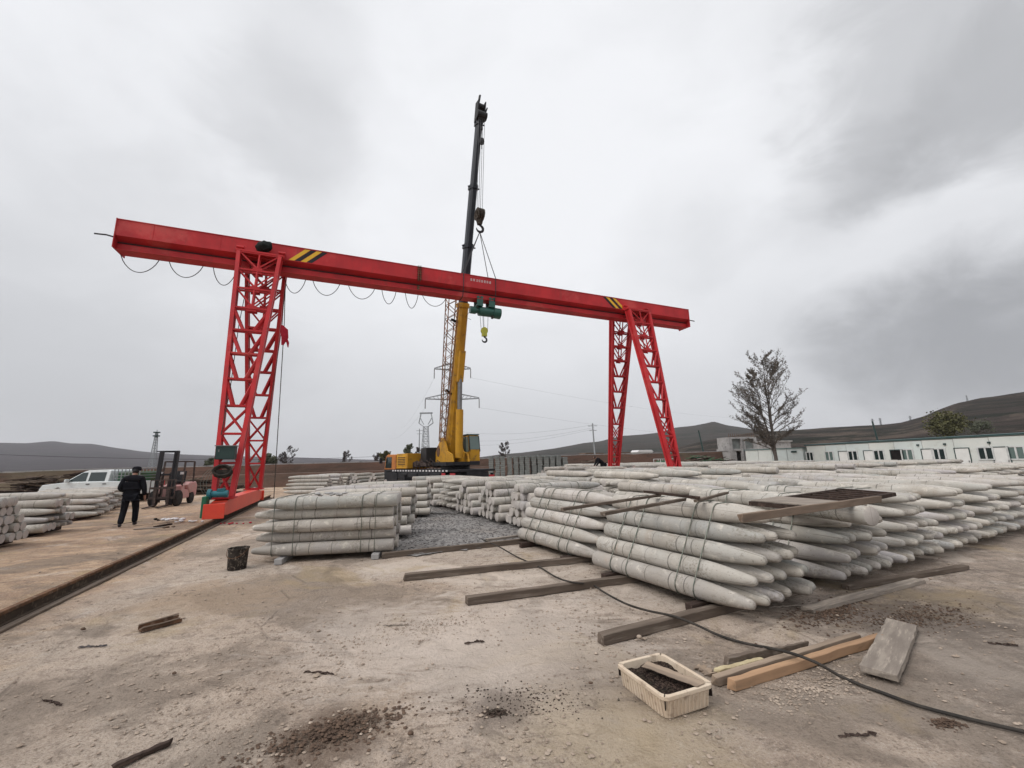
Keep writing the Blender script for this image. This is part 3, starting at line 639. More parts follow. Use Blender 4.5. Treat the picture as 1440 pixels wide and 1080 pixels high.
def hoist():
    a, b = s_of_px(661, H-.4), s_of_px(703, H-.4); c = (a+b)/2
    root = empty('electric_hoist', gp(c, 0, H-.9), TH, 'dark green electric hoist hanging beneath the red girder', 'hoist')
    L = b-a
    m = MB(); m.cyl((-L*.22, 0, .32), (L*.26, 0, .32), .25, 24); m.cyl((L*.26, 0, .32), (L*.5, 0, .30), .29, 24); m.build('drum_housing', M['green'], root, smooth=True)
    m = MB(); m.cyl((-L*.5, 0, .34), (-L*.32, 0, .34), .20, 20); m.cyl((-L*.32, 0, .34), (-L*.22, 0, .33), .15, 20); m.build('hoist_motor', M['green'], root, smooth=True)
    m = MB()
    for x in (-.38, .30):
        m.box((x, -.27, .74), (.34, .04, .42)); m.box((x, .27, .74), (.34, .04, .42)); m.box((x, 0, .57), (.34, .56, .07))
        for sg in (-1, 1):
            for dx in (-.1, .1): m.cyl((x+dx, sg*.24, .99), (x+dx, sg*.31, .99), .08, 12)
    m.build('trolley', M['green'], root)
    zh = -.95
    m = MB()
    for x in (-.30, -.14, -.09, .16): m.tube([(x, 0, .15), (x*.8, 0, zh+.3)], .012, 5)
    m.build('hoist_rope', M['rope'], root)
    m = MB(); m.cyl((-.06, -.07, zh+.2), (-.06, .07, zh+.2), .19, 16); m.box((-.06, 0, zh+.02), (.26, .16, .26)); hb = m.build('hook_block', M['hookyel'], root, smooth=True)
    m = MB(); m.tube([(-.06+.13*math.cos(t), 0, zh-.30+.13*math.sin(t)) for t in [math.radians(90-i*27) for i in range(11)]], [.035, .04, .045, .05, .05, .05, .05, .045, .04, .03, .015], 8); m.cyl((-.06, 0, zh-.18), (-.06, 0, zh-.05), .035, 8); m.build('hook', M['black'], hb, smooth=True)
    m = MB(); m.tube([(-L*.4, .1, .5), (-L*.6, .3, .0), (-L*.42, .3, -.1)], .012, 5); m.cyl((.36, -.1, -.05), (.36, -.1, .1), .07, 8); m.build('limit_cable', M['cable'], root)
hoist()

# ------------------------------------------------------------------ truck crane
def wheel(root, x, y, r, w, name='wheel', n=24, rim='steel'):
    m = MB(); A = Matrix.Translation((x, y, r)) @ Matrix.Rotation(math.pi/2, 4, 'X')
    m.lathe([(r*.55, -w/2), (r*.88, -w/2), (r, -w*.34), (r, w*.34), (r*.88, w/2), (r*.55, w/2)], n, A)
    for k in range(n):
        t = 2*math.pi*k/n; m.box((x+math.cos(t)*r, y, r+math.sin(t)*r), (.03, w*.7, .03))
    wh = m.build(name, M['rubber'], root, smooth=True)
    m = MB(); m.lathe([(r*.15, -w*.35), (r*.54, -w*.45), (r*.56, -w*.3), (r*.56, w*.3), (r*.54, w*.45), (r*.15, w*.35)], 16, A); m.build('rim', M[rim], wh, smooth=True)
TIPXY = gp(s_of_px(675, H+1.2), 0)
TIPX = AT(675, 160, TIPXY.y)
def truck_crane():
    F0 = AT(566, 664, 29.5); F0.z = 0; R0 = AT(672, 664, 23.0); R0.z = 0
    ax = (F0-R0).normalized(); ang = math.atan2(ax.y, ax.x); Lc = (F0-R0).length
    root = empty('truck_crane', R0, ang, 'yellow truck crane with raised black telescopic boom behind the stacks', 'mobile crane')
    inv = Matrix.Rotation(-ang, 4, 'Z') @ Matrix.Translation(-R0)
    sgn = 1 if (Matrix.Rotation(-ang, 3, 'Z') @ (EYE-R0)).y > 0 else -1     # camera side
    m = MB(); m.box((Lc/2-.2, 0, 1.02), (Lc-.4, 1.5, .5)); m.box((Lc/2, 0, 1.34), (Lc, 2.5, .12)); m.box((Lc*.5, sgn*1.15, 1.1), (Lc*.62, .2, .45)); m.build('chassis', M['black'], root, bevel=.02)
    m = MB()
    for k in range(int((Lc-1.6)/.36)): m.box((1.2+k*.36, sgn*1.257, 1.34), (.18, .012, .09))
    m.build('reflective_strip', M['plastic'], root)
    for x in (1.7, 3.1, Lc-3.4, Lc-2.0):
        for sg in (-1, 1): wheel(root, x, sg*1.05, .54, .34)
    # front cab
    m = MB(); m.prism([(Lc-1.35, .5), (Lc+.3, .5), (Lc+.36, 1.4), (Lc-1.35, 1.4)], -1.19, 1.19); m.build('cab_base', M['black'], root)
    m = MB(); m.prism([(Lc-1.35, 1.40), (Lc+.36, 1.40), (Lc+.2, 2.3), (Lc-.1, 2.42), (Lc-1.3, 2.40)], -1.2, 1.2); cb = m.build('driver_cab', M['orange'], root, bevel=.05)
    m = MB()
    for sg in (-1, 1): m.prism([(Lc-.75, 1.5), (Lc+.22, 1.5), (Lc+.08, 2.24), (Lc-.75, 2.24)], sg*1.203, sg*1.208)
    m.bar((Lc+.355, 0, 1.5), (Lc+.225, 0, 2.24), 2.1, .02, (1, 0, 0)); m.build('window', M['glass'], cb)
    m = MB(); m.box((Lc+.5, sgn*1.4, 2.0), (.08, .2, .36)); m.bar((Lc+.3, sgn*1.2, 2.3), (Lc+.5, sgn*1.4, 2.2), .03); m.build('mirror', M['black'], cb)
    m = MB(); m.box((Lc-2.2, sgn*.35, 1.95), (1.5, 1.7, .95)); m.box((Lc-2.2, sgn*1.21, 1.95), (1.3, .03, .6)); m.build('engine_cover', M['yellow'], root, bevel=.04)
    m = MB()
    for k in range(5): m.box((Lc-2.2, sgn*1.232, 1.73+k*.11), (1.0, .012, .045))
    m.build('air_grille', M['black'], root)
    m = MB(); r = random.Random(1)
    for k in range(16): m.box((Lc-3.3-r.uniform(0, 2.6), r.uniform(-.9, .9), 1.55+r.uniform(0, .28)), (r.uniform(.3, 1.2), r.uniform(.2, .5), r.uniform(.1, .3)), rz=r.uniform(-.3, .3))
    for k in range(8): m.tube([(Lc-3.2-k*.4, sgn*.9, 1.4), (Lc-3.3-k*.4, sgn*.95, 1.85+.1*(k % 3)), (Lc-3.7-k*.4, sgn*.7, 1.6)], .035, 6)
    m.build('deck_equipment', M['fork'], root, bevel=.01)
    m = MB()
    for k in range(5): m.box((2.2+k*1.3, sgn*1.2, .95), (.8, .22, .5))
    m.build('tool_box', M['black'], root, bevel=.03)
    for x in (.5, Lc-4.6):
        m = MB(); m.box((x, 0, .86), (.36, 2.9, .3)); m.bar((x, sgn*1.5, .86), (x, sgn*2.3, .86), .26)
        for sg in (-1, 1): m.cyl((x, sg*(2.2 if sg == sgn else 1.4), .05), (x, sg*(2.2 if sg == sgn else 1.4), 1.15), .09, 10); m.cyl((x, sg*(2.2 if sg == sgn else 1.4), 0), (x, sg*(2.2 if sg == sgn else 1.4), .07), .28, 14)
        m.build('outrigger', M['black'], root)
    for y in (-.95, .95):
        m = MB(); m.box((-.03, y, 1.0), (.05, .35, .16)); m.build('tail_light', M['lampred'], root)
    m = MB(); m.box((.6, sgn*1.26, 1.12), (.5, .03, .2)); m.box((1.5, sgn*1.26, 1.12), (.35, .03, .2)); m.build('side_reflector', M['lampred'], root)
    # superstructure
    tip = inv @ TIPX; piv = inv @ AT(633.5, 640, 25.2); piv.z = 2.15
    bd = (tip-piv); hd = V((bd.x, bd.y, 0)).normalized(); side = V((-hd.y, hd.x, 0))
    # which side is camera right
    right = Matrix.Rotation(-ang, 3, 'Z') @ V((1, 0, 0)); right = V((right.x, right.y, 0))
    if side.dot(right) < 0: side = -side
    D = bd.normalized(); Lb = bd.length
    m = MB(); m.cyl((piv.x+hd.x*.9, piv.y+hd.y*.9, 1.38), (piv.x+hd.x*.9, piv.y+hd.y*.9, 1.62), .85, 28); m.bar(piv+V((0, 0, -.42))-hd*1.4, piv+V((0, 0, -.42))+hd*2.2, 2.0, .2); m.build('turntable', M['black'], root)
    m = MB()
    for sg in (-1, 1):
        o = piv+side*sg*.48; fr = [(-1.3, -.35), (1.9, -.35), (1.7, .1), (.9, .3), (.35, 1.0), (-.1, 1.15), (-.6, .9), (-1.3, .3)]
        vs = [o+hd*x+V((0, 0, z))+side*w for w in (-.05, .05) for x, z in fr]; n = len(fr)
        m.add(vs, [tuple(range(n)), tuple(range(2*n-1, n-1, -1))]+[(i, i+n, (i+1) % n+n, (i+1) % n) for i in range(n)])
    m.build('side_plate', M['yellow'], root)
    m = MB(); m.bar(piv-hd*2.6+V((0, 0, .15)), piv-hd*1.3+V((0, 0, .15)), 2.3, .9); m.build('counterweight', M['black'], root, bevel=.04)
    m = MB(); m.cyl(piv-side*.55-hd*.75+V((0, 0, .35)), piv+side*.55-hd*.75+V((0, 0, .35)), .34, 20); m.build('winch', M['rust'], root, smooth=True)
    # operator cab
    cc = piv+side*1.0+hd*.7+V((0, 0, .42))
    Mc = Matrix(((hd.x, side.x, 0, cc.x), (hd.y, side.y, 0, cc.y), (0, 0, 1, cc.z), (0, 0, 0, 1))) @ Matrix.Diagonal((.8, .78, .84, 1))
    m = MB(); m.prism([(-.8, -.85), (.95, -.85), (.98, -.1), (.7, .95), (-.8, .95)], -.42, .42, Mc); oc = m.build('operator_cab', M['yellow'], root, bevel=.03)
    m = MB(); m.prism([(-.9, .96), (.78, .96), (.66, 1.05), (-.84, 1.05)], -.46, .46, Mc); m.build('cab_roof', M['boxgreen'], oc)
    m = MB()
    for sg in (-1, 1):
        m.prism([(-.68, -.2), (.86, -.2), (.64, .86), (-.68, .86)], sg*.432, sg*.426, Mc)
    m.bar(Mc @ V((.985, 0, -.05)), Mc @ V((.735, 0, .88)), .58, .02, hd); m.build('cab_window', M['cabglass'], oc)
    m = MB()
    for sg in (-1, 1):
        m.bar(Mc @ V((.1, sg*.44, -.2)), Mc @ V((.1, sg*.44, .88)), .05); m.bar(Mc @ V((.98, sg*.40, -.2)), Mc @ V((.74, sg*.40, .9)), .05)
    m.build('cab_pillar', M['black'], oc)
    # boom: five telescoping sections, hexagonal-ish box
    up = side.cross(D).normalized()
    if up.z < 0: up = -up
    def sec(k0, k1, w, h, name, mat):
        m = MB(); vs = []
        prof = [(-.5, .5), (.5, .5), (.5, -.2), (.28, -.5), (-.28, -.5), (-.5, -.2)]
        for k in (k0, k1):
            for a, b in prof: vs.append(piv+D*(Lb*k)+side*a*w+up*b*h)
        m.add(vs, [(0, 1, 2, 3, 4, 5), (11, 10, 9, 8, 7, 6)]+[(i, i+6, (i+1) % 6+6, (i+1) % 6) for i in range(6)])
        for j, (kk, dw) in enumerate(((k1-.004, .10),)):
            vs = []
            for k in (kk-.006, kk+.006):
                for a, b in prof: vs.append(piv+D*(Lb*k)+side*a*(w+dw)+up*b*(h+dw))
            m.add(vs, [(0, 1, 2, 3, 4, 5), (11, 10, 9, 8, 7, 6)]+[(i, i+6, (i+1) % 6+6, (i+1) % 6) for i in range(6)])
            m.bar(piv+D*(Lb*kk)+side*(-w*.9), piv+D*(Lb*kk)+side*(w*.95), .06)
        o = m.build(name, mat, root)
        return o
    kk = [0]
    def kof(py):
        lo, hi = 0., 1.
        ow = Matrix.Translation(R0) @ Matrix.Rotation(ang, 4, 'Z')
        for _ in range(30):
            md = (lo+hi)/2
            if proj(ow @ (piv+D*Lb*md))[1] > py: lo = md
            else: hi = md
        return lo
    k1 = kof(428)
    sec(-.02, k1, .56, .68, 'boom_section', M['yellow'])
    sec(k1-.01, kof(345), .46, .56, 'boom_section', M['boomblack']); sec(kof(345)-.01, kof(262), .40, .49, 'boom_section', M['boomblack'])
    sec(kof(262)-.01, kof(172), .34, .42, 'boom_section', M['boomblack'])
    # head
    m = MB(); e = piv+D*Lb*kof(172)
    for sg in (-1, 1): m.bar(e+side*sg*.22, e+D*1.15+side*sg*.22, .05, .5, up)
    m.bar(e+side*.2+D*.1, e+D*1.0+side*.42, .06); m.bar(e-side*.24+D*.05, e+D*1.55-side*.10, .07, .12)
    m.cyl(e+D*.25-side*.3-up*.28, e+D*.25+side*.3-up*.28, .24, 16); m.cyl(e+D*.9-side*.24, e+D*.9+side*.24, .18, 14); m.build('boom_head', M['black'], root)
    # luffing cylinder
    a = piv+hd*1.5+V((0, 0, -.1)); kb = kof(522); b = piv+D*Lb*kb-up*.42
    m = MB(); mid = a.lerp(b, .55); m.cyl(a, mid, .22, 18); cyl = m.build('luffing_cylinder', M['yellow'], root, smooth=True)
    m = MB(); m.cyl(mid, b, .14, 14); m.build('piston_rod', M['steel'], cyl, smooth=True)
    m = MB(); m.bar(piv+D*Lb*(kb-.03)-up*.5, piv+D*Lb*(kb+.06)-up*.5, .34, .3); m.build('cylinder_bracket', M['yellow'], root)
    # lattice jib stowed beside the boom
    A = piv-side*.60+D*.9; B = piv-side*.72+D*Lb*(k1+.03); m = MB(); n = 22
    d2 = (B-A).normalized(); s2 = side; u2 = d2.cross(s2).normalized()
    def J(k, a_, b_): w = .15+.17*k; return A+(B-A)*k+s2*a_*w+u2*b_*w
    for a_ in (-1, 1):
        for b_ in (-1, 1):
            m.bar(J(0, a_, b_), J(1, a_, b_), .05)
    for i in range(n):
        k, k2 = i/n, (i+1)/n; f = 1 if i % 2 else -1
        for b_ in (-1, 1): m.bar(J(k, f, b_), J(k2, -f, b_), .03); m.bar(J(k, b_, f), J(k2, b_, -f), .03)
    m.build('lattice_jib', pm('old_jib_paint', (.28, .12, .05, 1), (.16, .10, .06, 1), 2, .6), root)
    for k in (.35, .82):
        m = MB(); m.bar(J(k, 0, 0), piv+D*Lb*k1*(k+.06)-side*.3, .12); m.build('jib_bracket', M['black'], root)
    # hoist ropes and hooks
    hs = inv @ AT(674.5, 302, TIPXY.y); sh = e+D*.25-up*.35
    m = MB()
    for q, w in ((-.18, -.16), (-.06, -.05), (.06, .05), (.18, .16)): m.tube([sh+side*q, hs+side*w+V((0, 0, .2))], .014, 5)
    m.tube([e+D*.9+side*.1, inv @ AT(677.5, 197, TIPXY.y)], .014, 5)
    m.tube([piv-hd*.75+V((0, 0, .7)), e+up*.55, e+D*.9+up*.2], .014, 5)
    m.build('hoist_rope', M['rope'], root)
    m = MB(); 
    for q in (-.14, 0, .14): m.cyl(hs+side*(q-.05), hs+side*(q+.05), .36, 18)
    m.bar(hs+V((0, 0, .1)), hs-V((0, 0, .62)), .5, .34, hd, .22, .2); hb = m.build('hook_block', M['bucket'], root, smooth=True)
    hc = hs-V((0, 0, .86))
    m = MB(); m.tube([hc+side*.2*math.cos(t)+V((0, 0, .2*math.sin(t))) for t in [math.radians(90-i*27) for i in range(11)]], [.05, .06, .07, .075, .075, .075, .07, .065, .05, .04, .02], 8); m.build('hook', M['black'], hb, smooth=True)
    ah = inv @ AT(677.5, 200, TIPXY.y)
    m = MB(); m.lathe([(.02, .3), (.12, .22), (.16, .05), (.12, -.1), (.03, -.18)], 14, Matrix.Translation(ah)); m.tube([ah+V((0, 0, -.18)), ah+V((0, 0, -.45))], .03, 6); m.tube([ah+V((0, 0, .85)), ah+V((0, 0, 1.0))], .08, 6); m.build('auxiliary_hook', M['black'], root, smooth=True)
    return (Matrix.Translation(R0) @ Matrix.Rotation(ang, 4, 'Z')) @ (hc-V((0, 0, .2)))
HOOK = truck_crane()
def slings():
    for px, lab in ((652, 'left wire sling from the crane hook round the red girder'), (697, 'right wire sling from the crane hook round the red girder')):
        s = s_of_px(px, H+1.0, -.5); m = MB()
        for sg in (-1, 1): m.tube([HOOK, gp(s, sg*.5, H+1.22)], .022, 6)
        m.tube([gp(s, t, z) for t, z in ((-.5, H+1.22), (-.5, H+.45), (-.33, H-.02), (.33, H-.02), (.5, H+.45), (.5, H+1.22))], .022, 6)
        tag(m.build('wire_sling', M['wire']), lab, 'sling', 'slings holding the girder')
slings()

# ------------------------------------------------------------------ concrete piles
SA = math.radians(28); SU = V((math.cos(SA), math.sin(SA), 0)); SV = V((math.sin(SA), -math.cos(SA), 0))   # along the row / butt to tip
PR, PL, DX, DZ = .117, 2.62, .252, .214
def pile_prof():
    p = [(.0, 0), (.106, .0), (.117, .010)]
    k = .69*PL
    for x in (.36, .6, 1.05, 1.46): p.append((PR, x))
    p.append((PR, k))
    for i in range(1, 9):
        t = i/8; p.append((PR*(1-.53*t**1.8), k+(PL-.045-k)*t))
    p += [(PR*.41, PL-.024), (PR*.28, PL-.006), (0, PL)]
    return p
def pile_geom(n, lite, seed):
    rr = random.Random(seed); pf = pile_prof()
    if lite: pf = [pf[1], pf[7], pf[10], pf[13], pf[15], pf[16]]
    vs = []; fs = []; lx = []; sag = rr.uniform(-.004, .004)
    for r, x in pf:
        for k in range(n):
            t = 2*math.pi*k/n; w = 1+(rr.uniform(-.003, .003) if not lite and r > .05 else 0)
            vs.append((x, r*w*math.cos(t), r*w*math.sin(t)+sag*math.sin(math.pi*x/PL))); lx.append(x)
    for i in range(len(pf)-1):
        for k in range(n): fs.append((i*n+k, (i+1)*n+k, (i+1)*n+(k+1) % n, i*n+(k+1) % n))
    fs.append(tuple(range(n))[::-1] if True else ()); fs.append(tuple((len(pf)-1)*n+k for k in range(n)))
    fs = [f[::-1] for f in fs]
    return vs, fs, lx
def pile_mesh(seed):
    vs, fs, lx = pile_geom(24, False, seed); me = bpy.data.meshes.new('concrete_pile'); me.from_pydata(vs, [], fs); me.materials.append(M['pile'])
    a = me.attributes.new('lx', 'FLOAT', 'POINT'); a.data.foreach_set('value', lx)
    me.polygons.foreach_set('use_smooth', [True]*len(fs)); me.set_sharp_from_angle(angle=math.radians(50)); me.update(); return me
PM = [pile_mesh(i) for i in range(6)]
LOGS = []
ORD = ['first', 'second', 'third', 'fourth', 'fifth', 'sixth', 'seventh', 'eighth', 'ninth', 'tenth']
LAY = ['bottom', 'second', 'third', 'fourth', 'fifth', 'sixth', 'seventh']
rl = random.Random(11)
STR = []; BAT = []
def stack(o, axis, cross, n, nl, name, group, vis='all', trap=True, flip=0., zb=.10, jit=.05, side='left', straps=(), strapname=None, battens=True, sq=None, tilt=0., taper=1):
    """o: butt position of the first pile of the bottom layer; axis: butt to tip; cross: towards the next pile"""
    o = V((o[0], o[1], 0)); axis = V(axis).normalized(); cross = V(cross).normalized(); ang = math.atan2(axis.y, axis.x)
    for k in range(nl):
        if trap: cnt = n-k*taper; sh = .5*k
        else: cnt = n-(k % 2); sh = .5*(k % 2)
        for i in range(max(cnt, 1)):
            p = o+cross*(DX*(i+sh))+axis*rl.uniform(-jit, jit); p.z = zb+.1175+DZ*k+rl.uniform(-.004, .004)
            f = rl.random() < flip
            top = (k == nl-1); edge = (i == 0 or i == cnt-1)
            w = 1. if (vis == 'all' or top) else (.8 if (vis == 'first' and i == 0) else .03)
            if vis == 'ends': w = 1. if (top or i == 0) else .5
            ly = 'top' if top else LAY[k]; od = ORD[i] if i < 10 else 'far'
            lab = '%s pile from the %s, %s layer, in %s' % (od, side, ly, name)
            LOGS.append(dict(p=p, a=ang+rl.uniform(-.006, .006), f=f, w=w, lab=lab, g=group, t=tilt))
    if battens:
        for q in (.42, 1.95): BAT.append((o+axis*q-cross*.25, o+axis*q+cross*(DX*n+.1), name))
    for j, q in enumerate(straps):
        k = .69*PL; r = PR if q < k else PR*(1-.53*((q-k)/(PL-k))**1.8)
        e = r+.008; pts = []; top = nl-1; cb = n-1; ct = (n-1-top*taper) if trap else n-1-(top % 2)
        zl = zb+PR; c0 = o+axis*q
        L = lambda d, z: (c0+cross*d+V((0, 0, z)))
        shl = DX*.5*top if trap else DX*.5*(top % 2)
        bot = [L(0, zl)]; lft = cross*-1
        def arc(d, z, a0, a1, m=4): return [L(d+e*math.cos(a0+(a1-a0)*i/m), z+e*math.sin(a0+(a1-a0)*i/m)) for i in range(m+1)]
        al = math.atan2(DZ*top, shl if trap else .001); n1 = al+math.pi/2
        dr = (DX*cb)-(shl+DX*ct); ar = math.pi/2-math.atan2(dr, DZ*top)
        pts += arc(0, zl, n1, math.pi*1.5); pts += arc(DX*cb, zl, -math.pi/2, math.pi/2-ar if False else math.atan2(dr, DZ*top)); pts += arc(shl+DX*ct, zl+DZ*top, math.atan2(dr, DZ*top), math.pi/2); pts += arc(shl, zl+DZ*top, math.pi/2, n1)
        STR.append((pts, '%s steel strap from the butt end round %s' % (ORD[j], strapname or name)))
def uv(u, v): p = SU*u+SV*v; return (p.x, p.y)
tq = (.44, .78, 1.66, 1.93)
# nearest stack, its tips towards the lower right
stack(uv(4.50, -5.62), SV, SU, 6, 5, 'the nearest stack', 'piles of the nearest stack', vis='all', straps=tq, jit=.05)
# the stack just behind it
q = uv(4.62, -8.42); ca = V(SV).lerp(V((SV.x+.06, SV.y, 0)), 1)
stack(q, SV, SU, 6, 5, 'the stack directly behind the nearest', 'piles of the stack behind the nearest', vis='first', straps=tq)
# row 1: tips along the muddy strip on the right
for i, u in enumerate((6.50, 8.28, 10.1, 11.9, 13.7, 15.5)):
    nm = ('the %s stack right of the nearest' % ORD[i])
    stack(uv(u, -5.66), SV, SU, 7, 5, nm, 'piles with their tips along the muddy strip', vis='all', jit=.07, straps=tq if i < 2 else ())
# column with butt ends along the gravel
vv = -9.15; DSTK = []
for i in range(6):
    u = 5.42-.07*i
    p = uv(u, vv); fl = 1. if i == 3 else 0
    nm = 'the %s stack beside the gravel' % (ORD[i] if i else 'closest')
    stack(p, SU, -SV, 7, 5, nm, 'piles with butt ends towards the gravel', vis='ends', trap=True, flip=fl, jit=.09, side='near side', straps=(.45, .8, 1.7) if i < 2 else ())
    vv -= 1.86
# the stack left of the gravel, tips to the left
def left_of_gravel():
    tip, but = V((-5.17, 8.16, 0)), V((-2.42, 8.59, 0)); ax = (tip-but).normalized(); cr = V((-ax.y, ax.x, 0))
    if cr.y < 0: cr = -cr
    stack(but, ax, cr, 5, 5, 'the stack left of the gravel', 'piles of the stack left of the gravel', vis='first', trap=False, straps=(.36, .62, 1.86, 2.24), jit=.05, battens=False)
    for d, lab in ((.32, 'concrete block under the butt end of the stack left of the gravel'), (2.05, 'concrete block under the tips of the stack left of the gravel')):
        m = MB(); m.box((0, 0, .05), (.14, 1.5, .10)); o = m.build('support_block', M['concrete'], loc=but+ax*d+cr*.5, rz=math.atan2(ax.y, ax.x), bevel=.01); tag(o, lab, 'block')
    for i, (dy, dx) in enumerate(((1.75, .15), (3.6, -.2), (5.6, .4))):
        stack(but+cr*dy-ax*dx, ax, cr, 6, 5, 'the %s row behind the left stack' % ORD[i], 'piles of the rows behind the left stack', vis='top', trap=True, jit=.1)
left_of_gravel()
# stacks left of the rail, butt ends towards the rail
def left_stacks():
    ax = -GE
    for i, (px, py, n, fl) in enumerate(((-34, 774, 7, 0), (62, 749, 6, .35))):
        o = G(px, py, .1); nm = ('the stack at the left edge', 'the second stack from the left edge')[i]
        stack(o, ax, GT, n, 5, nm, 'piles left of the rail', vis='ends', trap=True, flip=fl, jit=.05, side='near side')
    o = G(112, 733, .1)
    for i in range(4): stack(o+GT*(1.4+1.75*i)-GE*(.3+.45*i), ax, GT, 6, 4, 'the %s low stack beside the white pickup' % ORD[i], 'piles in front of the pickup', vis='ends', trap=True, flip=1., jit=.2, side='near side')
left_stacks()
# distant field
RL = [gp(20.09, t) for t in (-40, 60)]
def near_rail(p, m): d = (p-GO).dot(GE)-20.09; return abs(d) < m
def field():
    gB = 'piles in the distant rows'
    rowv = -8.55; r = random.Random(4)
    def ok(c, rad):
        if near_rail(c, rad): return False
        if c.y > 20 and c.x < 2.2: return False
        if c.x < -.8 and c.y > 18: return False
        if c.x > 33-(c.y-30)*.27: return False
        if c.y > 44: return False
        q = proj(c+V((0, 0, 1))); return -60 < q[0] < 1520
    # rows of piles parallel to the nearest stack
    for j in range(3):
        u = 7.3 if j == 0 else 8.6
        while u < 33:
            c = V((*uv(u+.9, rowv+1.3), 0))
            if ok(c, 1.2): stack(uv(u, rowv), SV, SU, 7, 5 if j == 0 else 6, 'the rows behind the muddy strip', 'piles in the rows behind the muddy strip', vis='top', jit=.18, flip=.12, battens=False)
            u += 1.85+r.uniform(0, .25)
        rowv -= 2.85
    # beyond: piles lying along the rows
    for cidx in range(10):
        u = 8.25+2.82*cidx; v = (-9.2 if cidx == 0 else -17.2)
        while v > -44:
            c = V((*uv(u+1.3, v-.9), 0))
            if ok(c, 1.7) : stack(uv(u+(.0 if r.random() < .5 else .15), v), SU, -SV, 7, 5 if cidx < 2 else 6, 'the far rows before the cabins', gB, vis='top', jit=.18, flip=.3, battens=False)
            v -= 1.88+(r.uniform(0, .4))
    # small stacks seen end-on in front of the earth wall
    for i, px in enumerate((447, 470, 494, 518, 541)):
        o = G(px-9, 689, .1); stack(o+V((0, .2*i, 0)), (.15, 1, 0), (1, 0, 0), 5, 5, 'the %s end-on heap before the earth wall' % ORD[i], 'piles of the end-on heaps', vis='ends', jit=.1, battens=False)
    for i in range(3): stack(G(452, 694, .1)+V((.2, 1.6*i, 0)), (-1, .04, 0), (0, 1, 0), 6, 5, 'the long low stacks right of the left gantry leg', 'piles right of the left gantry leg', vis='first', jit=.1, battens=False)
field()
def emit_piles():
    for L in LOGS:
        c = L['p']+V((math.cos(L['a']), math.sin(L['a']), 0))*1.3; q = proj(c); d = (c-EYE).length
        inn = -150 < q[0] < 1590 and d > 1
        L['s'] = (L['w']/d**1.2) if inn else 0
    LS = sorted(LOGS, key=lambda l: -l['s']); ind = LS[:299]; rest = [l for l in LS[299:] if l['s'] > 0]
    cnt = {}
    for L in ind: cnt[L['lab']] = cnt.get(L['lab'], 0)+1
    for i, L in enumerate(ind):
        o = bpy.data.objects.new('concrete_pile', PM[i % len(PM)]); COL.objects.link(o)
        a = L['a']; p = L['p']
        if L['f']: p = p+V((math.cos(a), math.sin(a), 0))*PL; a += math.pi
        o.rotation_mode = 'XYZ'; o.rotation_euler = (rl.uniform(0, 6.28), 0, a); o.location = p
        o.rotation_euler = (Matrix.Rotation(a, 3, 'Z') @ Matrix.Rotation(rl.uniform(0, 6.28), 3, 'X')).to_euler()
        lab = L['lab']
        if cnt[lab] > 1: lab = 'pointed concrete pile lying in '+lab.split(' in ', 1)[1]
        tag(o, lab, 'concrete pile', L['g'])
    vs0, fs0, lx0 = pile_geom(12, True, 1); vs0 = [V(v) for v in vs0]; vs = []; fs = []; lx = []; rn = []
    for L in rest:
        a = L['a']; p = L['p']
        if L['f']: p = p+V((math.cos(a), math.sin(a), 0))*PL; a += math.pi
        T = Matrix.Translation(p) @ Matrix.Rotation(a, 4, 'Z'); o = len(vs); r = rl.random()
        vs += [tuple(T @ v) for v in vs0]; fs += [tuple(i+o for i in f) for f in fs0]; lx += lx0; rn += [r]*len(vs0)
    me = bpy.data.meshes.new('distant_piles'); me.from_pydata(vs, [], fs); me.materials.append(M['pile'])
    me.attributes.new('lx', 'FLOAT', 'POINT').data.foreach_set('value', lx); me.attributes.new('rnd', 'FLOAT', 'POINT').data.foreach_set('value', rn)
    me.polygons.foreach_set('use_smooth', [True]*len(fs)); me.set_sharp_from_angle(angle=math.radians(50)); me.update()
    o = bpy.data.objects.new('distant_piles', me); COL.objects.link(o); tag(o, 'mass of further concrete piles lying inside and behind the front stacks', 'concrete piles', kind='stuff')
    print('LOGS', len(LOGS), 'rest', len(rest))
emit_piles()
for pts, lab in STR:
    m = MB(); m.tube(pts, .0075, 5, closed=True); tag(m.build('steel_strap', M['strap']), lab, 'strap', 'straps holding the pile stacks')
for i, (p, q, nm) in enumerate(BAT):
    c = (V(p)+V(q))/2
    if proj(c)[0] < -60 or proj(c)[0] > 1500: continue
    a = V(q)-V(p); m = MB(); m.box((0, 0, .05), (a.length, .1, .098)); o = m.build('support_batten', M['darkwood'], loc=(c.x, c.y, 0), rz=math.atan2(a.y, a.x), bevel=.008)
    tag(o, 'dark timber batten under the %s of %s' % ('butts' if i % 2 == 0 else 'tips', nm), 'batten', 'battens under the stacks')

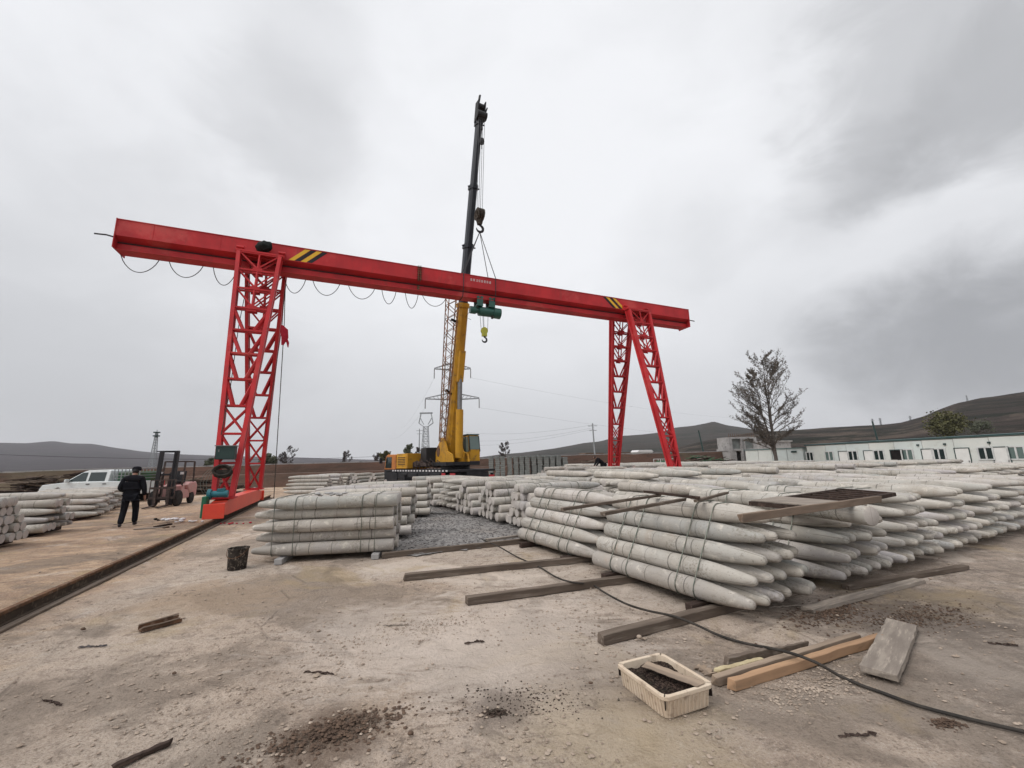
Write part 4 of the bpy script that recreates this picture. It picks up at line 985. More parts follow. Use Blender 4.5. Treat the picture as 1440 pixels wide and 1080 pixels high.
# ------------------------------------------------------------------ timbers
def timber(name, p, q, w, h, mat, label, cat, group=None, z=0., z2=None, twist=0., rough=.012, taper=1.):
    p, q = V(p), V(q); p.z = z+h/2; q.z = (z2 if z2 is not None else z)+h/2
    a = q-p; L = a.length; m = MB(); n = 14; rr = random.Random(label); vs = []; fs = []
    for i in range(n+1):
        x = L*i/n; f = 1+(taper-1)*i/n; dy = rr.uniform(-1, 1)*rough*.4
        for (y, zz) in ((-1, -1), (1, -1), (1, 1), (-1, 1)): vs.append((x+(rr.uniform(-.02, .02) if i in (0, n) else 0), y*w/2*f+dy+rr.uniform(-1, 1)*rough*.25, zz*h/2+(rr.uniform(-1, 1)*rough*.3 if zz > 0 else 0)))
    for i in range(n):
        for k in range(4): fs.append((4*i+k, 4*i+4+k, 4*i+4+(k+1) % 4, 4*i+(k+1) % 4)[::-1])
    fs += [(0, 1, 2, 3)[::-1], (4*n+3, 4*n+2, 4*n+1, 4*n)[::-1]]
    m.add(vs, fs); o = m.build(name, mat, bevel=.005)
    o.matrix_world = Matrix.Translation(p) @ a.to_track_quat('X', 'Z').to_matrix().to_4x4() @ Matrix.Rotation(twist, 4, 'X')
    return tag(o, label, cat, group)
gb = 'battens laid across the yard floor'
timber('wooden_batten', G(537, 785), G(700, 768), .10, .10, M['oldwood'], 'grey batten along the front edge of the gravel, left piece', 'batten', gb)
timber('wooden_batten', G(684, 766, .03), G(772, 754, .03), .07, .05, M['greyplank'], 'pale thin batten at the gravel edge under the second stack', 'batten', gb, z=.10)
timber('wooden_batten', G(690, 769), G(790, 757), .10, .095, M['oldwood'], 'dark batten carrying the pale one at the gravel edge', 'batten', gb)
timber('wooden_batten', G(568, 816), G(860, 786), .11, .095, M['oldwood'], 'long brown batten second from the gravel edge', 'batten', gb)
timber('wooden_batten', G(657, 850), G(960, 808), .11, .095, M['oldwood'], 'long brown batten running under the butts of the nearest stack', 'batten', gb)
timber('wooden_batten', G(845, 906), G(1130, 832), .11, .095, M['oldwood'], 'brown batten running under the tips of the nearest stack', 'batten', gb)
timber('wooden_batten', G(1136, 861), G(1293, 819), .13, .05, M['greyplank'], 'light plank end lying flat right of the nearest stack tips', 'plank')
timber('wooden_batten', G(1190, 829), G(1358, 800), .10, .06, M['oldwood'], 'dark batten under the tips right of the nearest stack', 'batten', gb)
timber('sawn_timber', G(1029, 971), G(1240, 903), .06, .075, M['wood'], 'orange sawn timber, the right one of the pair by the foam box', 'timber', 'pair of sawn timbers')
timber('sawn_timber', G(1006, 964), G(1208, 901), .06, .07, M['woodtop'], 'pale sawn timber, the left one of the pair by the foam box', 'timber', 'pair of sawn timbers')
timber('grey_board', G(1238, 958), G(1270, 884), .24, .05, M['greyplank'], 'wide weathered grey board lying alone right of the sawn timbers', 'board', z=.03, z2=.02)
timber('short_batten', G(1022, 936), G(1085, 922), .05, .07, M['oldwood'], 'short dark batten behind the sawn timbers, left piece', 'batten')
timber('short_batten', G(1082, 922), G(1137, 909), .04, .05, M['oldwood'], 'tapered dark batten behind the sawn timbers, right piece', 'batten', taper=.4)
timber('wood_splinter', G(1008, 946), G(1072, 930), .06, .03, M['yelwood'], 'yellow split piece of fresh wood beside the sawn timbers', 'splinter', taper=.6)
timber('wood_chip', G(982, 938), G(1004, 950), .09, .012, M['woodtop'], 'pale torn wood chip behind the foam box corner', 'chip', rough=.05)
timber('wooden_stick', G(158, 1083), G(242, 1046), .035, .03, M['darkwood'], 'dark stick at the bottom left edge of the ground', 'stick')
for a, b, l in (((110, 911), (152, 908), 'thin dry twig on the left foreground'), ((1080, 855), (1150, 850), 'pale bent reed on the mud before the stacks'), ((160, 738), (200, 733), 'thin grey lath on the ground beside the walking person')):
    timber('thin_twig', G(*a), G(*b), .012, .01, M['twig'] if 'reed' not in l else M['greyplank'], l, 'twig', rough=.03)
rt_ = random.Random(77)
for i, (x, y, l) in enumerate(((655, 905, 'short dark twig on the middle of the yard floor'), (430, 945, 'tiny twig on the left middle of the ground'), (1390, 905, 'dark stick on the mud at the right edge'), (1180, 1035, 'thin twig near the bottom right of the ground'), (60, 985, 'thin stalk near the left edge of the ground'), (540, 880, 'short pale lath on the middle of the ground'))):
    a_ = rt_.uniform(-.4, .4); p_ = G(x, y); timber('thin_twig', p_, p_+V((math.cos(a_), math.sin(a_), 0))*rt_.uniform(.12, .3), .014, .010, M['darkwood'] if i != 5 else M['greyplank'], l, 'twig', rough=.03)
# boards lying on top of the stacks
zt = .10+.245+4*DZ
timber('roof_batten', G(790, 716, zt+.04), G(928, 696, zt+.04), .06, .035, M['oldwood'], 'thin batten on the stacks, left one of the crossing pair', 'batten', 'thin battens lying on the stacks', z=zt+.02)
timber('roof_batten', G(846, 722.5, zt+.04), G(962, 702, zt+.04), .06, .035, M['oldwood'], 'thin batten on the stacks, right one of the crossing pair', 'batten', 'thin battens lying on the stacks', z=zt+.02)
timber('roof_batten', G(906, 691, zt+.08), G(984, 700, zt+.08), .05, .035, M['darkwood'], 'thin dark batten lying across the crossing pair', 'batten', 'thin battens lying on the stacks', z=zt+.06)
timber('roof_batten', G(978, 700, zt+.08), G(1022, 689, zt+.08), .05, .035, M['oldwood'], 'short thin batten right of the crossing pair', 'batten', 'thin battens lying on the stacks', z=zt+.02)
timber('long_plank', G(1041, 735, zt+.05), G(1238, 706, zt+.05), .04, .07, M['greywood'], 'long brown plank on edge on top of the stacks before the slatted rack', 'plank', z=zt+.05)
def frame():
    P = [G(x, y, zt+.0) for x, y in ((1057, 708), (1184, 689), (1256, 695), (1144, 716))]
    root = empty('slatted_rack', P[0], 0, 'dark slatted wooden frame lying on the stacks behind the long plank', 'rack')
    for i in range(4):
        a, b = P[i]-P[0], P[(i+1) % 4]-P[0]; m = MB(); m.bar(a, b, .07, .05); m.build('side_rail', M['darkwood'], root)
    for k in (.36, .47, .58, .69, .8, .91):
        a = (P[0].lerp(P[1], k))-P[0]; b = (P[3].lerp(P[2], k))-P[0]; m = MB(); m.bar(a, b, .05, .03); m.build('slat', M['darkwood'], root)
    m = MB(); a, b, c, d = P[0]-P[0], P[0].lerp(P[1], .26)-P[0], P[3].lerp(P[2], .26)-P[0], P[3]-P[0]
    m.add([x+V((0, 0, .03)) for x in (a, b, c, d)]+[x+V((0, 0, .042)) for x in (a, b, c, d)], [(0, 1, 2, 3)[::-1], (4, 5, 6, 7), (0, 1, 5, 4), (1, 2, 6, 5), (2, 3, 7, 6), (3, 0, 4, 7)]); m.build('board', M['greyplank'], root)
frame()
# one pile lying the wrong way round on top, its butt facing right
o = bpy.data.objects.new('concrete_pile', PM[2]); COL.objects.link(o); pp = G(1226, 726, 1.05); o.matrix_world = Matrix.Translation(pp) @ Matrix.Rotation(SA-math.pi/2+math.pi-.35, 4, 'Z')
tag(o, 'reversed pile with its round butt facing right below the long plank', 'concrete pile')
o = bpy.data.objects.new('concrete_pile', PM[4]); COL.objects.link(o)
o.matrix_world = Matrix.Translation(V((*uv(4.9, -6.0), zt+PR-.03))) @ Matrix.Rotation(SA+.03, 4, 'Z')
bpy.data.objects.remove(o)

# ------------------------------------------------------------------ small things in the yard
def foam_box():
    a, f, b = G(870, 964), G(941, 1021), G(1004, 992)
    c = (a+b)/2; ex = (f-a); L = ex.length; ang = math.atan2(ex.y, ex.x); W_ = (b-f).length
    root = empty('foam_box', c, ang, 'dirty beige polystyrene box filled with dark soil in the foreground', 'box')
    h = .155; m = MB(); n = []
    def ring(z, ins, r=.05):
        x, y = L/2-ins, W_/2-ins; o = []
        for sx, sy, a0 in ((1, 1, 0), (-1, 1, 90), (-1, -1, 180), (1, -1, 270)):
            for k in range(5):
                t = math.radians(a0+k*22.5); o.append((sx*(x-r)+r*math.cos(t), sy*(y-r)+r*math.sin(t), z))
        return o
    R = [ring(0, .03), ring(h-.03, .012), ring(h-.028, .0), ring(h, .0), ring(h, .03), ring(.02, .045)]
    vs = sum(R, []); k = 20; fs = []
    for i in range(5):
        for j in range(k): fs.append((i*k+j, i*k+(j+1) % k, (i+1)*k+(j+1) % k, (i+1)*k+j))
    fs.append(tuple(range(k))[::-1]); fs.append(tuple(5*k+j for j in range(k)))
    m.add(vs, fs)
    nf = 15
    for i in range(nf):     # moulded ribs
        x = -L/2+.06+(L-.12)*i/(nf-1)
        for sg in (-1, 1): m.bar((x, sg*(W_/2-.027), .01), (x, sg*(W_/2-.013), h-.035), .012, .012)
    for i in range(11):
        y = -W_/2+.06+(W_-.12)*i/10
        for sg in (-1, 1): m.bar((sg*(L/2-.027), y, .01), (sg*(L/2-.013), y, h-.035), .012, .012)
    bx = m.build('box_shell', M['foam'], root, bevel=.004)
    for sx in (-1, 1):
        for sy in (-1, 1):
            m = MB(); m.box((sx*(L/2-.030), sy*(W_/2-.030), h*.72), (.040, .007, h*.56), rz=sx*sy*math.pi/4); m.build('corner_slit', M['soil'], bx)
    m = MB(); g_ = 16; vs = []; r = random.Random(2)
    for i in range(g_+1):
        for j in range(g_+1): x, y = (i/g_-.5)*(L-.07), (j/g_-.5)*(W_-.07); vs.append((x, y, .105+.025*noise.noise(V((x*9, y*9, 1)))+r.uniform(0, .008)))
    m.add(vs, [(i*(g_+1)+j, (i+1)*(g_+1)+j, (i+1)*(g_+1)+j+1, i*(g_+1)+j+1) for i in range(g_) for j in range(g_)]); m.build('soil_fill', M['soil'], root, smooth='all')
    m = MB()
    for _ in range(1100):
        x, y = r.uniform(-.5, .5)*(L-.08), r.uniform(-.5, .5)*(W_-.08); m.rock((x, y, .110+.025*noise.noise(V((x*9, y*9, 1)))), r.uniform(.003, .011))
    cl = m.build('soil_crumbs', M['crumbdark'], root); cl['kind'] = 'stuff'
    a, b = G(908, 936, h+.0), G(986, 962, h+.01)
    o = timber('scrap_board', a, b, .10, .007, M['woodtop'], 'thin grey board leaning across the corner of the foam box', 'board', z=h+.004, z2=h+.004)
foam_box()
def bucket():
    root = empty('tar_bucket', G(333, 800), 0, 'battered tar-stained bucket standing beside the stack tips', 'bucket'); root.scale = (.87,)*3
    m = MB(); m.lathe([(.165, 0), (.17, .01), (.185, .39), (.20, .395), (.20, .42), (.18, .42), (.17, .39), (.15, .06), (.0, .055)], 28)
    for i, v in enumerate(m.v): k = 1+.03*noise.noise(V(v)*7); m.v[i] = (v[0]*k, v[1]*k, v[2]+(.012*noise.noise(V(v)*9) if v[2] > .3 else 0))
    b = m.build('bucket_body', M['bucket'], root, smooth=True)
    m = MB(); m.tube([(.2*math.cos(t), .2*math.sin(t)*.9-.02, .40-.16*abs(math.sin(t))) for t in [math.pi+math.pi*k/12 for k in range(13)]], .006, 5); m.build('handle', M['rust'], root)
bucket()
def channel():
    a, b = G(196, 888), G(253, 873); d = b-a; L = d.length
    root = empty('metal_tray', a, math.atan2(d.y, d.x), 'small rusty metal channel lying open on the left foreground', 'metal tray')
    m = MB(); m.box((L/2, 0, .006), (L, .12, .008)); m.box((L/2, .06, .03), (L, .008, .055)); m.box((L/2, -.06, .02), (L, .008, .038)); m.build('tray', M['rust'], root)
    m = MB(); m.tube([(-.02, -.05, .03), (.02, -.065, .05), (L*.5, -.07, .045), (L-.02, -.065, .05)], .008, 6); m.tube([(0, .06, .055), (L, .06, .07)], .008, 6); m.build('rolled_edge', M['greywood'], root)
channel()
def cable():
    pts = [(640, 745), (676, 758), (700, 768), (727, 783), (758, 797), (783, 812), (806, 819), (832, 822), (850, 833), (878, 848), (908, 858), (945, 866), (975, 877), (1010, 893), (1045, 904), (1090, 913), (1120, 921), (1150, 933), (1180, 950), (1212, 964), (1240, 974), (1290, 992), (1350, 1008), (1400, 1020), (1480, 1038)]
    zz = {700: .13, 783: .05, 806: .115, 832: .04, 850: .03, 878: .115, 908: .05, 945: .115, 975: .06, 1090: .10, 1120: .125, 1150: .10}
    P = [G(x, y, zz.get(x, .016)) for x, y in pts]; m = MB(); Q = []
    for i in range(len(P)-1):
        p0, p1, p2, p3 = P[max(i-1, 0)], P[i], P[i+1], P[min(i+2, len(P)-1)]
        for k in range(6):
            t = k/6; Q.append(.5*((2*p1)+(p2-p0)*t+(2*p0-5*p1+4*p2-p3)*t*t+(3*p1-p0-3*p2+p3)*t**3))
    m.tube(Q, .0125, 7); tag(m.build('power_cable', M['cable'], smooth=True), 'long black cable snaking over the ground from the gravel to the right edge', 'cable')
    m = MB(); P = [G(x, y, .045) for x, y in ((582, 720), (605, 722), (640, 723), (662, 718), (655, 711), (625, 707), (605, 710))]; m.tube(P, .012, 5); tag(m.build('wire_loop', M['cable']), 'thin dark wire loop lying on the gravel', 'wire')
cable()
def litter():
    r = random.Random(8)
    def blobm(px, py, w, d, h, name, mat, label, cat, n=6, rr=.12):
        m = MB()
        for k in range(n): m.rock((r.uniform(-w, w), r.uniform(-d, d), h*.4+r.uniform(0, h*.4)), rr*r.uniform(.7, 1.2), .6)
        o = m.build(name, mat, loc=G(px, py), smooth='all'); s = o.modifiers.new('s', 'SUBSURF'); s.levels = s.render_levels = 1; tag(o, label, cat)
    blobm(245, 734, .30, .25, .12, 'plastic_sheet', M['plastic'], 'crumpled white plastic sheet beside the rail before the gantry foot', 'plastic sheet', 10, .17)
    blobm(270, 735, .5, .15, .05, 'paper_scraps', M['plastic'], 'flat white scraps next to the gantry foot', 'scraps', 8, .12)
    blobm(222, 736, .12, .12, .2, 'black_bag', M['blackplastic'], 'small black bag on the ground near the walking person', 'bag', 5, .1)
    blobm(241, 745, .16, .1, .1, 'broken_bricks', M['crumb'], 'two brown broken bricks beside the rail', 'bricks', 4, .12)
    blobm(328, 737, .55, .12, .02, 'red_cloth', M['redcloth'], 'flat red cloth lying beside the rail near the gantry foot', 'cloth', 8, .10)
    blobm(352, 692, .3, .2, .3, 'white_sack', M['plastic'], 'white sack resting on the far end of the gantry foot', 'sack', 6, .22)
    # cement lump lying on the stack left of the gravel
    m = MB()
    for k in range(12): m.rock((r.uniform(-.32, .32), r.uniform(-.12, .12), .03+r.uniform(0, .04)), .11, .5)
    o = m.build('cement_bag', M['concrete'], loc=G(462, 700, .10+.245+4*DZ), smooth='all'); s = o.modifiers.new('s', 'SUBSURF'); s.levels = s.render_levels = 1; tag(o, 'hardened cement lump lying on top of the stack left of the gravel', 'cement lump')
    timber('broken_lath', G(188, 745), G(232, 742), .10, .03, M['greyplank'], 'pale broken lath before the white plastic sheet', 'lath')
    timber('broken_lath', G(218, 742), G(240, 738), .10, .05, M['darkwood'], 'dark broken lath touching the white plastic sheet', 'lath')
litter()

# ------------------------------------------------------------------ earth wall behind the yard
def wall_pt(px, back=0.):
    # the wall runs parallel to the girder: find its forward distance under a pixel column
    A = V((-37.6, 30, 0)); d = V((math.cos(math.radians(21.5)), math.sin(math.radians(21.5)), 0)); n = V((-d.y, d.x, 0))
    A = A+n*back; r = ray(px, 650); r2 = V((r.x, r.y, 0))
    # A + d*s = r2*k
    det = d.x*(-r2.y)+r2.x*d.y; s = (-A.x*(-r2.y)-r2.x*A.y)/det
    return A+d*s
def earth_wall():
    root = empty('earth_wall', (0, 0, 0), 0, 'long reddish brown earth wall with a ledge closing the back of the yard', 'earth wall')
    def strip(name, prof, back, th, mat):
        m = MB(); n = 150; vs = []
        for i in range(n+1):
            px = -260+(1056+260)*i/n
            for k in range(len(prof)-1):
                if prof[k][0] <= px <= prof[k+1][0]:
                    t = (px-prof[k][0])/(prof[k+1][0]-prof[k][0]); py = prof[k][1]+(prof[k+1][1]-prof[k][1])*t
            P = wall_pt(px, back); z = AT(px, py, P.y).z+.07*noise.fractal(V((P.x*.35, back, 0)), 1, 2, 4)
            nn = V((-math.sin(math.radians(21.5)), math.cos(math.radians(21.5)), 0))
            w = .12*noise.noise(V((P.x*.5, 7, back)))
            vs += [P-nn*(.45+w), P+V((0, 0, z*.5))-nn*(.22-w), P+V((0, 0, z)), P+nn*th+V((0, 0, z+.02)), P+nn*th]
        fs = [(5*i+k, 5*i+5+k, 5*i+6+k, 5*i+1+k) for i in range(n) for k in range(4)]
        m.add(vs, fs); return m.build(name, mat, root)
    up = [(-400, 672), (0, 665), (150, 660), (300, 656), (500, 650.5), (640, 647), (820, 640), (950, 637), (1100, 633)]
    lo = [(-400, 688), (0, 680), (150, 674), (300, 669.5), (400, 666), (500, 663), (640, 658), (820, 652), (1100, 648)]
    strip('upper_bank', up, 2.2, 1.2, M['brick']); strip('lower_bank', lo, 0, 2.3, M['brick'])
    m = MB(); n = 60; pts = []
    for i in range(n+1):
        px = -260+(1050+260)*i/n
        for k in range(len(up)-1):
            if up[k][0] <= px <= up[k+1][0]: t = (px-up[k][0])/(up[k+1][0]-up[k][0]); py = up[k][1]+(up[k+1][1]-up[k][1])*t
        P = wall_pt(px, 2.6); P.z = AT(px, py, P.y).z+.05; pts.append(P)
    for i in range(n): m.bar(pts[i], pts[i+1], .5, .09)
    m.build('coping', M['concrete'], root)
earth_wall()
def heap(px, dist, w, h, name, mats, label, cat, n=40, L=1.8, seed=1):
    c = AT(px, 650, dist); c.z = 0; root = empty(name, c, 0, label, cat); r = random.Random(seed)
    for i, mt in enumerate(mats):
        m = MB()
        for k in range(n//len(mats)):
            x = r.gauss(0, .4)*w; hh = h*max(.1, 1-(abs(x)/w)**1.5); z = r.uniform(.05, hh); a = r.uniform(-.45, .45); l = L*r.uniform(.4, 1)
            y = r.uniform(-.6, .6); m.bar((x-l/2*math.cos(a), y-l/2*math.sin(a), z), (x+l/2*math.cos(a), y+l/2*math.sin(a), z+r.uniform(-.25, .25)), r.uniform(.08, .3), r.uniform(.03, .09))
        m.build('board_layer' if i == 0 else 'cover', M[mt] if isinstance(mt, str) else mt, root)
heap(66, 28.5, 2.6, 1.55, 'board_heap', ['darkwood', 'oldwood'], 'untidy heap of dark boards against the wall left of the pickup', 'board heap', 120, 2.6, 3)
heap(120, 30.5, 1.6, 1.6, 'board_heap', ['darkwood'], 'dark heap of boards just behind the pickup bonnet', 'board heap', 60, 2., 4)
heap(836, 42, 2.2, 1.75, 'board_heap', ['darkwood', 'oldwood'], 'dark heap of boards behind the bending person', 'board heap', 110, 2.2, 5)
heap(985, 49, 3.6, 2.1, 'scrap_heap', ['darkwood', 'greyplank', 'net'], 'grey and brown scrap heap right of the farther gantry leg', 'scrap heap', 200, 1.8, 6)
heap(1012, 47, 3.4, 1.6, 'net_heap', ['net', 'darkwood', 'net'], 'low heap covered with green netting before the concrete shell', 'net heap', 160, 1.5, 7)
heap(285, 29, 3.0, 1.0, 'plank_heap', ['darkwood', 'oldwood'], 'low heap of long planks behind the near gantry foot', 'plank heap', 60, 3.6, 8)
def crate_stack():
    c = AT(934, 650, 46); c.z = 0; root = empty('mesh_crate', c, .3, 'green netted mesh crate between the farther gantry legs', 'mesh crate')
    m = MB()
    for z in (.05, .6, 1.15, 1.7):
        for x in (-.9, .9): m.bar((x, -.6, z), (x, .6, z), .05)
        for y in (-.6, .6): m.bar((-.9, y, z), (.9, y, z), .05)
    for x in (-.9, -.3, .3, .9):
        for y in (-.6, .6): m.bar((x, y, 0), (x, y, 1.72), .05)
    m.build('crate_frame', M['frame'], root); m = MB(); m.box((0, 0, .8), (1.5, 1.0, 1.45)); m.build('netted_load', M['net'], root, bevel=.1)
crate_stack()
def block_stacks():
    r = random.Random(9)
    for i in range(13):
        px = 691+i*8.4+r.uniform(-1, 1); c = AT(px, 650, 40); c.z = 0; m = MB(); top = AT(px, 642.5+r.uniform(-.8, 1.2), 40).z
        z = 0; 
        while z < top: h = .19; m.box((r.uniform(-.03, .03), 0, z+h/2), (.42+r.uniform(-.03, .03), 1.1, h-.02)); z += h
        tag(m.build('block_column', M['slab'], loc=c, rz=.02*i, bevel=.02), 'tall narrow column of stacked grey concrete blocks right of the truck crane', 'block stack', 'columns of stacked blocks')
block_stacks()

# ------------------------------------------------------------------ cabins on the right
CA = AT(1440, 650, 30); CB = AT(1130, 650, 46.5); CA.z = CB.z = 0
CD = (CB-CA).normalized(); CORG = CA-CD*9
def cab_s(px):
    r = ray(px, 630); r2 = V((r.x, r.y, 0)); A = CORG; d = CD
    det = d.x*(-r2.y)+r2.x*d.y; return (-A.x*(-r2.y)-r2.x*A.y)/det
CN = V((CD.y, -CD.x, 0))
if CN.dot(CORG) < 0: CN = -CN          # away from the camera
def cabins():
    ang = math.atan2(CD.y, CD.x); sg = 1 if (Matrix.Rotation(-ang, 3, 'Z') @ CN).y > 0 else -1    # +y*sg is the back
    root = empty('cabin_row', CORG, ang, 'long row of white prefabricated cabins with teal roof edge on the right', 'cabins')
    s1 = cab_s(1134); h0, h1 = 3.12, 2.92; hh = lambda s: h0+(h1-h0)*(s/s1)
    m = MB(); n = 12
    for i in range(n):
        a, b = s1*i/n, s1*(i+1)/n-.03; m.cm = 1 if i in (7, 9, 10) else 0
        m.box(((a+b)/2, sg*2.6, hh(a)/2-.1), (b-a, 5.2, hh(a)-.2))
    m.build('wall', [M['cabin'], M['cabin2']], root)
    m = MB(); m.bar((-.2, sg*-.02, h0-.06), (s1+.2, sg*-.02, h1-.06), .10, .09); m.add([(-.3, -.15*sg, h0), (s1+.3, -.15*sg, h1), (s1+.3, 2.6*sg, h1+.12), (-.3, 2.6*sg, h0+.12), (-.3, 5.4*sg, h0), (s1+.3, 5.4*sg, h1)], [(0, 1, 2, 3), (3, 2, 5, 4), (0, 3, 4), (1, 5, 2)]); m.build('roof', M['cabroof'], root)
    wi = [0]
    def win(px, w=.95):
        s = cab_s(px); f = MB(); z0, z1 = 1.18, 2.10; y = -sg*.03
        for zz in (z0, z1): f.box((s, y, zz), (w+.1, .06, .10))
        for xx in (-w/2, 0, w/2): f.box((s+xx, y, (z0+z1)/2), (.10, .065, z1-z0))
        fr = f.build('window', M['frame'], root); g_ = MB(); g_.box((s, -sg*.012, (z0+z1)/2), (w, .02, z1-z0)); g_.build('pane', M['glass'] if wi[0] % 3 else M['cabglass'], fr); wi[0] += 1
    def dr(px, w=.85, dark=False):
        s = cab_s(px); m = MB(); m.box((s, -sg*.015, 1.03), (w, .03, 2.06)); d = m.build('door', M['darkin'] if dark else M['door'], root)
        m = MB(); y = -sg*.03
        for xx in (-w/2-.03, w/2+.03): m.box((s+xx, y, 1.05), (.05, .06, 2.12))
        m.box((s, y, 2.1), (w+.11, .06, .05)); m.build('door_frame', M['boxgreen'], d)
        if not dark: m = MB(); m.box((s-w*.38, -sg*.05, 1.05), (.04, .05, .14)); m.build('handle', M['steel'], d)
    for px in (1164.7, 1198, 1234.6, 1274.6, 1319, 1385, 1428): win(px, .86)
    win(1137.5, .8)
    for px in (1184.5, 1220.6, 1304, 1352, 1406.5): dr(px)
    dr(1260, .95, True)
    m = MB(); s = cab_s(1366)
    for k in range(6): m.bar((s-.2-k*.32, -sg*.6, 0), (s-.2-k*.32, -sg*.6, 1.05), .03)
    for z in (.5, 1.05): m.bar((s-.2, -sg*.6, z), (s-1.8, -sg*.6, z), .03)
    m.build('railing', M['plastic'], root)
    for px in (1292, 1330, 1393): m = MB(); m.box((cab_s(px), -sg*.06, 2.45), (.16, .1, .14)); m.build('wall_lamp', M['boxgreen'], root)
    # low panel fence and shell left of it
    r2 = empty('panel_shed', CORG, ang, 'low windowless shed of pale mint panels behind the big tree', 'shed')
    a, b = s1+.6, cab_s(1046); m = MB(); n = 4
    for i in range(n):
        x0, x1 = a+(b-a)*i/n, a+(b-a)*(i+1)/n-.08; m.cm = i < 2; m.box(((x0+x1)/2, sg*1.6, 1.28), (x1-x0, 3, 2.56))
    m.build('wall', [M['cabin'], M['cabin2']], r2); m = MB(); m.bar((a-.1, sg*1.6, 2.6), (b+.1, sg*1.6, 2.6), 3.2, .08)
    m.build('roof', M['cabroof'], r2); m = MB(); m.box((a+1., -sg*.02, 2.2), (.7, .03, .2)); m.build('sign_plate', M['boxgreen'], r2)
cabins()
def shell():
    o = AT(1030, 650, 60); o.z = 0; root = empty('concrete_shell', o, math.radians(8), 'unfinished grey two-storey concrete shell left of the big tree', 'building')
    k = 60/CF; w = 18*k; zt = AT(1030, 616, 60).z; zm = AT(1030, 633, 60).z
    m = MB(); 
    for x in (-w, -w*.05, w*.05, w): m.box((x-.0, -2.5, zt/2), (.45, .45, zt))
    m.box((0, -2.5, zt-.12), (2*w, .5, .25)); m.box((0, -1.2, zm), (2*w+.5, 2.8, .28)); m.box((0, 0, zt/2), (2*w, .3, zt)); m.box((-w, -1.2, zt/2), (.3, 2.4, zt)); m.box((-w*.72, -2.4, zm*.5), (w*.35, .2, zm)); m.box((w*.72, -2.4, zm*.5), (w*.4, .2, zm)); m.build('frame', M['concrete'], root)
    m = MB()
    for x in (-w*.52, w*.52): m.box((x, -2.35, (zm+zt)/2), (w*.86, .12, (zt-zm)*.85))
    m.build('infill_wall', M['slab'], root)
    m = MB()
    for x in (-w*.32, w*.28): m.box((x, -2.3, zm*.45), (w*.42, .1, zm*.85))
    m.build('doorway', M['darkin'], root)
    m = MB()
    for i in range(14): x = -w+2*w*i/13; m.bar((x, -2.5, zt), (x, -2.5, zt+.5), .04)
    m.build('rebar', M['rust'], root)
    o2 = AT(1085, 650, 66); o2.z = 0; r2 = empty('concrete_shed', o2, math.radians(8), 'low grey concrete block house behind the big tree trunk', 'building'); zt = AT(1085, 622, 66).z
    m = MB(); m.box((0, 0, zt/2), (5, 3, zt)); m.build('wall', M['concrete'], r2); m = MB(); m.box((0, 0, zt+.1), (5.4, 3.4, .2)); m.build('roof', M['concrete'], r2)
    for i, px in enumerate((829, 835, 903, 880)):
        c = AT(px, 641, 150+i*18); c.z = 0; rr = empty('village_house', c, .2, ('pale far house behind the wall, leftmost by the pole', 'pale far house touching the right side of the pole', 'white far house between the farther gantry legs', 'long pale far building just right of the farther left leg', 'tiny far house on the slope right of the tree')[i], 'house', 'houses far behind the wall')
        top = AT(px, (637, 637.5, 633, 636, 605)[i], c.y).z; w = (6, 7, 7, 16, 5)[i]
        if i == 4: c.z = 0
        m = MB(); m.box((0, 0, top*.42), (w, 6, top*.84)); m.build('wall', M['door'], rr); m = MB(); m.prism([(-w/2-.4, top*.84), (w/2+.4, top*.84), (w/2-.5, top), (-w/2+.5, top)], -3.3, 3.3); m.build('roof', M['crumb'] if i != 2 else M['plastic'], rr)
shell()

